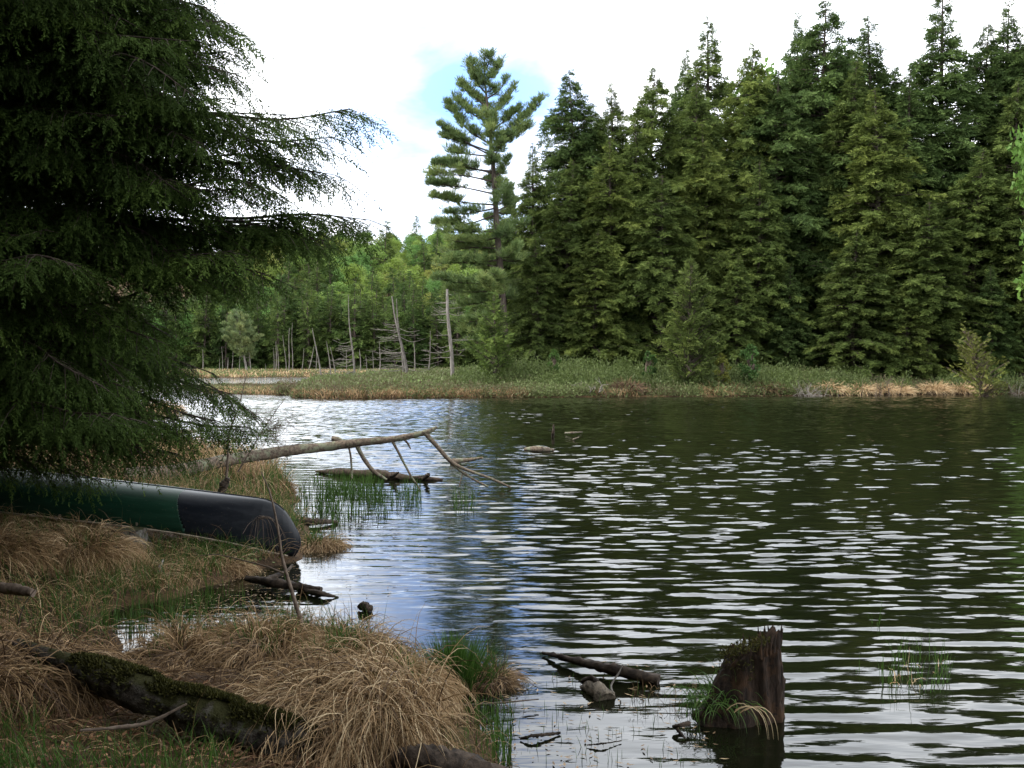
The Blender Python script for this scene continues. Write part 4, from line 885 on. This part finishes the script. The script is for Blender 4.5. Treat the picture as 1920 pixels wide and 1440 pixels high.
# mossy log in the foreground: thick broken birch trunk
M['mossy'] = bark('mossy_rotten_bark', (0.012, 0.010, 0.008), (0.075, 0.062, 0.05), 22, (1, 1, 1), 1.0, moss=(0.028, 0.028, 0.007), c3=(0.11, 0.105, 0.095))
def mossy_log():
    root = empty('mossy_log', W(300, 1330, .3)); O = np.array(root.location)
    C = [A(30, 1197, 6.15), A(120, 1230, 6.0), A(230, 1275, 5.75), A(330, 1310, 5.6), A(430, 1345, 5.5), A(520, 1372, 5.45), A(610, 1400, 5.5)]
    q = bez(np.array(C) - O, 60); n = len(q); sides = 28; t = np.linspace(0, 1, n)
    r = np.interp(t, [0, .1, .2, .26, .36, .42, .47, .55, .66, .70, .78, .9, 1], [.04, .055, .07, .11, .135, .13, .105, .14, .15, .125, .145, .14, .11])
    tg = unit(np.gradient(q, axis=0)); a = unit(np.cross(tg, [0, 0, 1.0])); b = np.cross(a, tg); th = np.linspace(0, 2 * np.pi, sides, endpoint=False)
    TH, TT = np.meshgrid(th, t); nz = 1 + .05 * vnoise(TT * 130, TH * 2, 1.0, 47) + .20 * vnoise(TT * 9, np.sin(TH) * 1.5 + 3, 1.5, 41) + .07 * vnoise(TT * 40, np.cos(TH) * 4 + np.sin(TH) * 4, 1.4, 42)
    q = q - np.array([0, 0, .03]); r = r * .78; V = q[:, None] + (r[:, None] * nz)[..., None] * (np.cos(TH)[..., None] * a[:, None] + np.sin(TH)[..., None] * b[:, None])
    V = V.reshape(-1, 3); i = np.arange(n - 1)[:, None] * sides; j = np.arange(sides)[None]; k = (j + 1) % sides
    mb = MB(); mb.add(V, np.stack([i + j, i + k, i + sides + k, i + sides + j], -1).reshape(-1, 4))
    for e in (0, n - 1):
        vv = np.vstack([V[e * sides:(e + 1) * sides], q[e]]); mb.add(vv, np.array([[z, (z + 1) % sides, sides] for z in range(sides)]))
    mb.build('trunk', M['mossy'], root, True)
    # moss cushions
    k = 22000; u = np.clip(.2 + .8 * rs.rand(k), 0, .999); an = rs.normal(np.pi / 2, .55, k); P, tt = polyline_samples(q, u); rr_ = np.interp(u, t, r)
    aa = unit(np.cross(tt, [0, 0, 1.0])); bb = np.cross(aa, tt); nn = np.cos(an)[:, None] * aa + np.sin(an)[:, None] * bb
    keep = vnoise(u * 14, an * 2, 1.2, 44) > -.15; P = (P + nn * (rr_ * 1.02)[:, None])[keep]; nn = nn[keep]; k = len(P)
    m2 = MB(); leaves(m2, P, unit(nn + rs.randn(k, 3) * .6), rs.randn(k, 3), .022 * rs.uniform(.6, 1.5, k), .010, np.clip(rs.normal(.45, .25, k), 0, 1)); m2.build('moss', M['moss'], root)
    tag(root, 'rotten moss-topped log lying across the foreground, its thin end raised at the left', 'log')
M['moss'] = foliage('moss', [(0, (0.018, 0.018, 0.005)), (.5, (0.045, 0.046, 0.009)), (1, (0.09, 0.085, 0.018))], .1, .9)
mossy_log()

# stump in the water
def stump():
    root = empty('tree_stump', W(1405, 1345, 0)); n = 26; sides = 56; th = np.linspace(0, 2 * np.pi, sides, endpoint=False); rows = []
    top = .49 + .05 * vnoise(th * 2.2, th * 0, 2.0, 51) - .05 * np.cos(th + math.pi) * -1 + .04 * rs.rand(sides) * 1.0
    top = .43 + .075 * np.cos(th - .2) + .05 * vnoise(np.cos(th) * 3, np.sin(th) * 3, 1.6, 51) + .07 * (rs.rand(sides) > .5) * rs.rand(sides)
    for i in range(n):
        f = i / (n - 1); z = -.35 + (top + .35) * f; fl = np.clip(1 - (z / .45), 0, 2)
        r = .155 + .03 * fl + .24 * fl ** 1.3 * np.clip(-np.cos(th - .25), 0, 1) ** 2 + .022 * np.sin(th * 9 + 2 * f) + .012 * vnoise(th * 8, z * 3, 2.0, 52)
        r *= .92 + .03 * rs.randn(sides)
        rows.append(np.stack([r * np.cos(th) + .03, r * np.sin(th) * .8, z], -1))
    ir = rows[-1].copy(); ir[:, :2] *= .8; ir[:, 2] -= .03; rows.append(ir); ir2 = ir.copy(); ir2[:, :2] *= .5; ir2[:, 2] -= .07 ; rows.append(ir2)
    ir3 = ir2.copy(); ir3[:, :2] *= .05; ir3[:, 2] = .28; rows.append(ir3)
    V = np.vstack(rows); nn = len(rows); i = np.arange(nn - 1)[:, None] * sides; j = np.arange(sides)[None]; k = (j + 1) % sides
    mb = MB(); mb.add(V, np.stack([i + j, i + k, i + sides + k, i + sides + j], -1).reshape(-1, 4)); mb.build('stump_body', M['stump'], root)
    # splinters standing on the rim
    mb = MB()
    for q in range(26):
        a = rs.uniform(-1.6, 1.9); p = np.array([.155 * math.cos(a) + .03, .13 * math.sin(a), .44 + .07 * math.cos(a)]); h = rs.uniform(.02, .075)
        tube(mb, [p - [0, 0, .05], p + [rs.randn() * .008, 0, h]], [.014, .002], 5)
    mb.build('splinters', M['stump'], root)
    m2 = MB(); k = 700; a = rs.uniform(0, 6.28, k); u = np.sqrt(rs.rand(k)); P = np.stack([.15 * u * np.cos(a) - .02, .12 * u * np.sin(a), .43 + .05 * np.cos(a) * u + .02 * rs.rand(k)], -1)
    k2 = 260; a2 = rs.uniform(2.0, 4.6, k2); zz_ = rs.uniform(.25, .42, k2); P2 = np.stack([(.19 + .1 * (.45 - zz_)) * np.cos(a2) + .02, .14 * np.sin(a2), zz_], -1); P = np.vstack([P, P2]); k += k2
    leaves(m2, P, unit(rs.randn(k, 3) + [0, 0, .8]), rs.randn(k, 3), .02, .008, np.clip(rs.normal(.6, .25, k), 0, 1)); m2.build('moss', M['moss'], root)
    tag(root, 'jagged dark stump standing in the water, flared at its left foot', 'stump'); return root
M['stump'] = bark('rotten_stump_wood', (0.007, 0.005, 0.004), (0.045, 0.029, 0.020), 30, (1, 1, .12), 1.0, c3=(0.055, 0.03, 0.016))
stump()
# grass growing on the stump's foot
m = MB(); k = 170; P = np.array(W(1345, 1335, .05)) + rs.randn(k, 3) * np.array([.08, .05, .02])
blades(m, P, np.stack([rs.randn(k) * .45 + .1, rs.randn(k) * .4 - .1, np.ones(k)], -1), .30 * rs.uniform(.6, 1.2, k), .007, .28, np.clip(.7 + .2 * rs.randn(k), 0, 1), 8)
tag(m.build('green_grass_tuft', M['grass']), 'arching green grass tuft growing on the left foot of the stump', 'grass tuft')
m = MB(); k = 5; P = np.array(W(1390, 1335, .26)) + np.array([-.06, -.16, .06]) + rs.randn(k, 3) * np.array([.03, .01, .02])
blades(m, P, np.stack([.7 + rs.randn(k) * .3, -.3 + 0 * rs.randn(k), .6 * np.ones(k)], -1), .30, .006, .5, .95, 8); tag(m.build('dry_grass_wisp', M['straw']), 'few bleached dry blades draped over the front of the stump', 'dry grass')

# ------------------------------------------------------------------ foreground grass mounds
def mound_at(px, py, z=0.05): 
    p = W(px, py, z); return (p[0], p[1], max(-.05, gz(p[0], p[1]) - .06))
G = []
def TU(px, py, rx, ry, h, n, L, lab, tl=.5, green=0, swirl=0, flow=(0, 0), gl=.28, droop=.3, Wd=.006, tsd=.2, radw=1.0): tussock(mound_at(px, py), rx, ry, h, n, L, Wd, tl, lab, green=green, swirl=swirl, flow=flow, gl=gl, droop=droop, tsd=tsd, radw=radw)
TU(690, 1405, .40, .50, .33, 7000, .55, 'largest dry grass mound, its straw blades sweeping down in front of the mossy log end', .55, 120, .4, (-.9, -.55), .16, .34, .006, .3, .45)
TU(560, 1425, .32, .30, .20, 3000, .45, 'lower straw mound spilling over the buried end of the mossy log', .5, 60, .3, (-.5, -.7), .16, .34, .006, .22, .5)
TU(750, 1345, .20, .34, .22, 2400, .34, 'straw mound at the water corner just left of the green island tuft', .55, 260, -.5, (.2, -.3), .2, .36)
TU(640, 1290, .34, .36, .22, 3400, .36, 'dry grass mound from which the leaning dead sapling grows', .52, 520, .3, (-.2, -.4), .2, .36)
TU(490, 1290, .36, .30, .19, 2800, .34, 'dry grass mound between the small cove and the mossy log', .45, 260, -.3, (-.1, -.5), .18, .36)
TU(350, 1295, .30, .26, .17, 2200, .32, 'reddish straw mound beside the shining cove, left of its neighbours', .42, 100, -.6, (.0, -.5), .16, .36)
TU(70, 1400, .34, .34, .17, 2600, .42, 'dark straw tussock under the raised thin end of the mossy log', .3, 40, .2, (.2, -.4), .15, .36)
TU(-70, 1430, .4, .4, .2, 1500, .45, 'straw tussock cut by the left edge in the bottom corner', .3, 40, .2, (.3, -.4), .15, .36)
TU(545, 1205, .16, .14, .09, 700, .22, 'low straw hump behind the leaning sapling at the cove', .35, 120, .2, (0, -.2), .18, .36)
TU(598, 1020, .26, .22, .12, 1100, .30, 'tussock islet with a green crown just off the canoe tip', .5, 220, 0, (0, 0), .2, .4)
TU(50, 1030, .6, .5, .26, 3600, .45, 'big straw tussock on the bank left of the canoe stump', .52, 260, .3, (.2, -.3), .25)
TU(150, 1085, .45, .4, .22, 2800, .40, 'straw tussock below the left part of the canoe', .55, 120, .3, (.3, -.3), .2)
TU(-30, 1100, .6, .5, .24, 2200, .42, 'straw tussock at the left edge above the inlet', .5, 160, .3, (.2, -.3), .2)
TU(275, 1095, .30, .26, .12, 1300, .30, 'straw tussock by the bleached stick', .5, 40, .3, (.3, -.3), .18)
TU(400, 1068, .34, .2, .08, 1100, .26, 'low flattened straw under the black end of the canoe', .55, 20, .3, (.3, -.1), .15)
TU(70, 985, .6, .4, .26, 2600, .42, 'grassy tussock hiding the left end of the canoe', .5, 900, .3, (.1, -.2), .36)
TU(430, 900, .45, .45, .22, 1600, .45, 'straw tussock behind the canoe beside the thin dead saplings', .45, 200, 0, (0, 0), .3)
TU(330, 885, .6, .45, .22, 1800, .45, 'straw tussock behind the middle of the canoe', .45, 300, 0, (0, 0), .3)
TU(505, 920, .3, .3, .14, 1100, .35, 'grassy tussock behind the black end of the canoe', .35, 400, 0, (0, 0), .3)
TU(290, 776, 1.0, .7, .35, 900, .6, 'tan sedge hummock standing alone in the water behind the hemlock branches', .6, 0, 0, (0, 0), .3, .3, .02)
# green island tuft
p = W(855, 1290, 0); root = tussock((p[0], p[1], -.03), .16, .15, .08, 260, .3, .006, .4, 'rich green grass clump growing in the water off the dry mounds', name='green_grass_clump', cat='grass clump', droop=.3)
m = MB(); k = 900; P = rs.randn(k, 3) * np.array([.07, .06, 0]) + [0, 0, .05]
blades(m, P, np.stack([P[:, 0] * 3 + rs.randn(k) * .16, P[:, 1] * 3 + rs.randn(k) * .16, np.ones(k)], -1), .30 * rs.uniform(.5, 1.25, k), .0065, .07, np.clip(.45 + .2 * rs.randn(k), 0, 1), 6); m.build('green_blades', M['grass'], root)
p = W(925, 1285, 0); tussock((p[0], p[1], -.03), .13, .12, .10, 500, .22, .005, .35, 'small brown tuft touching the right side of the rich green clump', name='brown_grass_clump', green=60, gl=.16, cat='grass clump', droop=.2)

# ------------------------------------------------------------------ loose grasses (stuff)
def off_canoe(X, Y): return ~((np.abs(Y - 12.85 + (X + 2.6) * .087) < .42) & (X < -2.5) & (X > -7.6))
def field(name, n, box, L, Wd, tl, material, label, dens=None, lean=.5, droop=.25, seed=0, segs=5, hmin=.05, hmax=9, base=None, tsd=.2):
    r_ = np.random.RandomState(seed); X = r_.uniform(box[0], box[1], n); Y = r_.uniform(box[2], box[3], n); h = height(X, Y)
    ok = (h > hmin) & (h < hmax) & off_canoe(X, Y)
    if dens is not None: ok &= dens(X, Y) > r_.rand(n)
    X, Y, h = X[ok], Y[ok], h[ok]; k = len(X); fl = vnoise(X, Y, 1.1, 61); f2 = vnoise(X, Y, 1.1, 62)
    D = np.stack([fl * 1.2 * lean + r_.randn(k) * lean, f2 * 1.2 * lean - .3 * lean + r_.randn(k) * lean, np.ones(k)], -1); m = MB()
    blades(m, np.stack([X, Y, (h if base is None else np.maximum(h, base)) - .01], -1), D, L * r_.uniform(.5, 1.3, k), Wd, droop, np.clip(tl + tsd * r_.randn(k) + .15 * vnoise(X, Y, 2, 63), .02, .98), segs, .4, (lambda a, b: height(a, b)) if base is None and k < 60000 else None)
    print(name, k); return tag(m.build(name, material), label, 'grass', None, 'stuff')
field('dry_grass', 34000, (-9, -.2, 7.5, 17), .34, .006, .48, M['straw'], 'matted dry straw grass covering the near bank', lambda X, Y: .55 + .7 * vnoise(X, Y, .9, 71), .8, .35, 1)
field('dry_grass', 12000, (-4.5, .6, 4.2, 8), .26, .005, .35, M['straw'], 'flattened dead grass and straw in the foreground', lambda X, Y: .5 + .6 * vnoise(X, Y, 1.3, 72), 1.3, .5, 2)
field('green_grass', 42000, (-9, -.4, 8, 17), .26, .0055, .45, M['grass'], 'fresh green grass coming up through the straw on the bank', lambda X, Y: .25 + 1.1 * vnoise(X, Y, .6, 73), .35, .12, 3)
field('green_grass', 9000, (-4.5, -1.3, 4.2, 5.8), .18, .005, .55, M['grass'], 'green grass in the bottom left foreground', lambda X, Y: -.3 + 1.6 * vnoise(X, Y, 1.4, 74) + .2 * (Y < 5), .3, .1, 4)
field('dry_grass', 20000, (-14, -2.5, 16, 32), .5, .012, .5, M['straw'], 'straw and sedge on the bank beyond the canoe', lambda X, Y: .6 + .5 * vnoise(X, Y, .5, 75), .5, .25, 5, 4)
field('green_grass', 14000, (-14, -2.5, 16, 32), .45, .01, .4, M['grass'], 'green sedge on the bank beyond the canoe', lambda X, Y: .4 + .8 * vnoise(X, Y, .4, 76), .3, .15, 6, 4)
def reeds(name, pts, label, L, Wd, seed, material='grass', bend=.05, tl=.5, segs=5, brk=0.0):
    r_ = np.random.RandomState(seed); P = np.array(pts); k = len(P); m = MB(); P = np.column_stack([P, np.full(k, -.05)])
    D = np.stack([r_.randn(k) * .12, r_.randn(k) * .12, np.ones(k)], -1)
    blades(m, P, D, L * r_.uniform(.4, 1.3, k), Wd, bend * r_.uniform(0, 2.5, k), np.clip(tl + .2 * r_.randn(k), .02, .98), segs, .2); return tag(m.build(name, M[material]), label, 'reeds', None, 'stuff')
def pxpts(n, x0, x1, y0, y1, seed, dens=None):
    r_ = np.random.RandomState(seed); o = []
    while len(o) < n:
        x, y = r_.uniform(x0, x1), r_.uniform(y0, y1); p = W(x, y)
        if height(p[0:1], p[1:2])[0] > .06: 
            if r_.rand() < .5: continue
        if dens is not None and vnoise(p[0:1], p[1:2], dens, seed)[0] < -.05: continue
        o.append(p[:2])
    return o
reeds('water_reeds', pxpts(800, 505, 720, 900, 962, 1, .9) + pxpts(600, 560, 790, 905, 985, 21, 1.1) + pxpts(220, 520, 640, 950, 1000, 22, 1.4), 'green reeds standing in the shallows right of the canoe', .26, .008, 1, tl=.3)
reeds('water_reeds', pxpts(70, 845, 895, 930, 965, 2), 'sparse thin reeds right of the main reed bed', .24, .010, 2, tl=.3)
reeds('water_reeds', pxpts(420, 190, 560, 1095, 1200, 3, 1.2), 'green grass standing in the small cove', .24, .007, 3, tl=.45)
reeds('water_reeds', pxpts(150, 960, 1330, 1270, 1440, 4, 1.5), 'scattered grass shoots in the calm shallows', .10, .0055, 4, tl=.55)
reeds('water_reeds', pxpts(330, 820, 960, 1340, 1460, 5, 2.0), 'green grass at the water edge below the green clump', .20, .006, 5, tl=.5)
reeds('water_reeds', pxpts(75, 1650, 1780, 1235, 1300, 6, 2.0), 'loose cluster of water grass out to the right of the stump', .24, .0065, 6, tl=.45, bend=.1)
reeds('dry_reeds', pxpts(26, 1660, 1770, 1245, 1290, 7), 'bleached bent blades among the right water grass', .16, .007, 7, 'straw', .5, .95)
reeds('water_reeds', pxpts(7, 1628, 1650, 1160, 1180, 8), 'few thin blades standing alone far right in the ripples', .22, .005, 8, tl=.6)
reeds('water_reeds', pxpts(4, 1605, 1618, 1255, 1268, 9), 'lone short blades left of the right water grass', .14, .006, 9, tl=.5)
reeds('dry_reeds', pxpts(110, 1180, 1330, 1290, 1350, 10), 'matted dry stems floating left of the stump', .14, .004, 10, 'straw', .5, .4)
# floating bits of leaf and straw
m = MB(); pts = []
for (x0, x1, y0, y1, n) in ((330, 560, 1060, 1150, 420), (560, 800, 1020, 1120, 60), (940, 1350, 1240, 1440, 160), (560, 760, 980, 1010, 40), (480, 620, 1010, 1060, 120)):
    for k in range(n):
        p = W(rs.uniform(x0, x1), rs.uniform(y0, y1), .012); pts.append(p)
P = np.array(pts); k = len(P); D = rs.randn(k, 3); D[:, 2] = 0
leaves(m, P, D, np.tile([0, 0, 1.0], (k, 1)), .05 * rs.uniform(.4, 1.5, k), .014, rs.uniform(.2, .8, k)); tag(m.build('floating_debris', M['straw']), 'bits of leaf and straw floating on the shallows', 'debris', None, 'stuff')
# leaf litter
M['litter'] = foliage('dead_leaves', [(0, (0.05, 0.022, 0.012)), (.5, (0.14, 0.06, 0.028)), (1, (0.30, 0.17, 0.09))], .1, .8)
m = MB(); k = 3800; X = rs.uniform(-3.6, -.2, k); Y = rs.uniform(4.2, 6.4, k); h = height(X, Y); ok = h > .1; X, Y, h = X[ok], Y[ok], h[ok]; k = len(X)
D = rs.randn(k, 3); D[:, 2] *= .3; leaves(m, np.stack([X, Y, h + .012 + .02 * rs.rand(k)], -1), D, np.array([0, 0, 1.0]) + rs.randn(k, 3) * .4, .045 * rs.uniform(.4, 1.3, k), .022, rs.rand(k) ** 1.5)
tag(m.build('leaf_litter', M['litter']), 'reddish-brown dead leaves littering the foreground', 'leaf litter', None, 'stuff')

# ------------------------------------------------------------------ dead saplings
def sapling(name, main, r, twigs, label, m_='twig', fan=None):
    root = empty(name, main[0]); O = np.array(main[0]); q = bez(np.array(main) - O, 24); mb = MB(); tube(mb, q, np.linspace(r[0], r[1], len(q)), 7, rough=.04); mb.build('stem', M[m_], root, True)
    tb = MB()
    for P, r0 in twigs: 
        qq = bez(np.array(P) - O, 8); tube(tb, qq, np.linspace(r0, r0 * .35, len(qq)), 4, cap=False)
    if fan: fan(tb, O)
    if tb.n: tb.build('twigs', M[m_], root)
    return tag(root, label, 'dead sapling')
def droopfan(tb, O):
    for k in range(15):
        a = A(488 + rs.uniform(-8, 12), 968 + rs.uniform(-2, 6), 8.2); x = 455 + 7 * k * rs.uniform(.8, 1.1); e = A(x, 1000 + rs.uniform(0, 45), 8.2 + rs.uniform(-.2, .2)); m_ = A((x * .55 + 488 * .45), 972 + rs.uniform(0, 12), 8.2)
        qq = bez([a - O, m_ - O, e - O], 8); tube(tb, qq, np.linspace(.0025, .0012, len(qq)), 3, cap=False)
sapling('dead_sapling', [A(577, 1205, 8.0), A(560, 1150, 8.0), A(540, 1085, 8.05), A(528, 1040, 8.1), A(521, 990, 8.1), A(508, 930, 8.15), A(490, 885, 8.2)], (.019, .004),
    [([A(532, 1075, 8.05), A(500, 1062, 8.1), A(460, 1052, 8.2), A(410, 1040, 8.3), A(375, 1042, 8.4)], .008), ([A(520, 985, 8.1), A(505, 972, 8.15), A(490, 970, 8.2)], .004), ([A(528, 1040, 8.1), A(545, 1020, 8.1), A(570, 1030, 8.1)], .004), ([A(530, 1060, 8.1), A(548, 1045, 8.1), A(556, 1030, 8.1)], .004), ([A(524, 1010, 8.1), A(530, 1000, 8.1), A(548, 998, 8.1)], .003), ([A(523, 1005, 8.1), A(515, 1012, 8.1)], .003)],
    'leaning dead sapling in front of the canoe tip with a fan of drooping twigs', fan=droopfan)
def finefan(cx_, cy_, D, n, dx_, dy_):
    def f(tb, O):
        for k in range(n):
            a = A(cx_ + rs.uniform(-20, 20), cy_ + rs.uniform(-25, 25), D); e = a + np.array([rs.uniform(-.2, 1) * dx_, rs.uniform(-.3, .3), rs.uniform(-.6, 1) * dy_]); qq = bez([a - O, (a + e) / 2 - O + rs.randn(3) * .06, e - O], 8); tube(tb, qq, np.linspace(.004, .002, len(qq)), 3, cap=False)
            for z in range(3):
                s_ = qq[rs.randint(3, 8)]; tube(tb, [s_, s_ + rs.randn(3) * .09, s_ + rs.randn(3) * .15 + [.05, 0, -.05]], [.0025, .002, .0015], 3, cap=False)
    return f
sapling('dead_sapling', [A(424, 905, 15), A(427, 860, 15), A(430, 810, 15), A(447, 765, 15), A(463, 700, 15)], (.02, .005),
    [([A(430, 820, 15), A(445, 800, 15), A(470, 790, 15)], .006)], 'straight thin dead sapling behind the canoe', fan=finefan(440, 830, 15, 16, .8, .45))
sapling('dead_sapling', [A(446, 885, 15.4), A(470, 845, 15.4), A(500, 795, 15.4), A(536, 745, 15.4)], (.012, .003),
    [([A(500, 795, 15.4), A(530, 780, 15.4), A(545, 800, 15.4)], .004)], 'slanting dead sapling with fine twigs behind the canoe', fan=finefan(500, 810, 15.4, 26, .5, .3))
log_obj('broken_stub', [([A(414, 925, 14.6), A(421, 908, 14.6), A(428, 896, 14.6)], [.05, .06, .03])], 'short reddish broken stub behind the top edge of the canoe', 'darkwood', 'stub', 8, .15)
sapling('dead_sapling', [A(28, 1200, 8.4), A(35, 1165, 8.4), A(48, 1130, 8.45), A(70, 1100, 8.5)], (.008, .003), [], 'short dark twig standing at the left edge above the mossy log', 'darkwood')
log_obj('lichen_stick', [([A(150, 1370, 4.9), A(240, 1362, 5.0), A(290, 1350, 5.05), A(350, 1320, 5.1)], [.006, .009, .009, .005])], 'crooked lichen-spotted stick leaning on the mossy log', 'twig', 'stick', 6, .15)
# rotten stump and bark under the canoe
p = W(240, 1020, .25); root = empty('rotten_stump', p); mb = MB(); tube(mb, [[0, 0, -.25], [0, 0, -.1], [.02, 0, .08], [.02, 0, .16]], [.30, .24, .19, .17], 16, rough=.12); mb.build('stump_body', M['mossy'], root, False)
mb = MB(); V, F = grid(np.linspace(-.06, .06, 7), np.linspace(-.1, .12, 9), lambda X, Y: .02 * np.sin(X * 30) + .03 * vnoise(X, Y, 14, 81)); V = V[:, [0, 2, 1]]; V[:, 1] -= .27; V[:, 0] += .08 + .25 * V[:, 2]; mb.add(V, F)
o = mb.build('bark_flap', M['deadwood'], root); solid(o, .006); tag(root, 'rotten mossy stump propping the canoe, with a grey flap of bark', 'stump')
log_obj('lichen_log', [([A(-20, 1100, 8.7), A(30, 1105, 8.6), A(62, 1112, 8.5)], [.04, .045, .03])], 'short grey log half hidden in straw at the left edge of the bank', 'twig', 'log', 9, .12)
M['leafgreen'] = M['bright_shrub']
m = MB(); k = 90; P = np.array(W(450, 1052, .12)) + rs.randn(k, 3) * np.array([.12, .06, .04]); leaves(m, P, rs.randn(k, 3), np.array([0, -.5, 1.0]) + rs.randn(k, 3) * .4, .04, .028, .8); tag(m.build('leafy_seedlings', M['bright_shrub']), 'small round-leaved seedlings sprouting below the canoe', 'seedlings', None, 'stuff')

# remove the prototypes (only their placed copies stay)
for r in protos:
    for ch in list(r.children): bpy.data.objects.remove(ch)
    bpy.data.objects.remove(r)
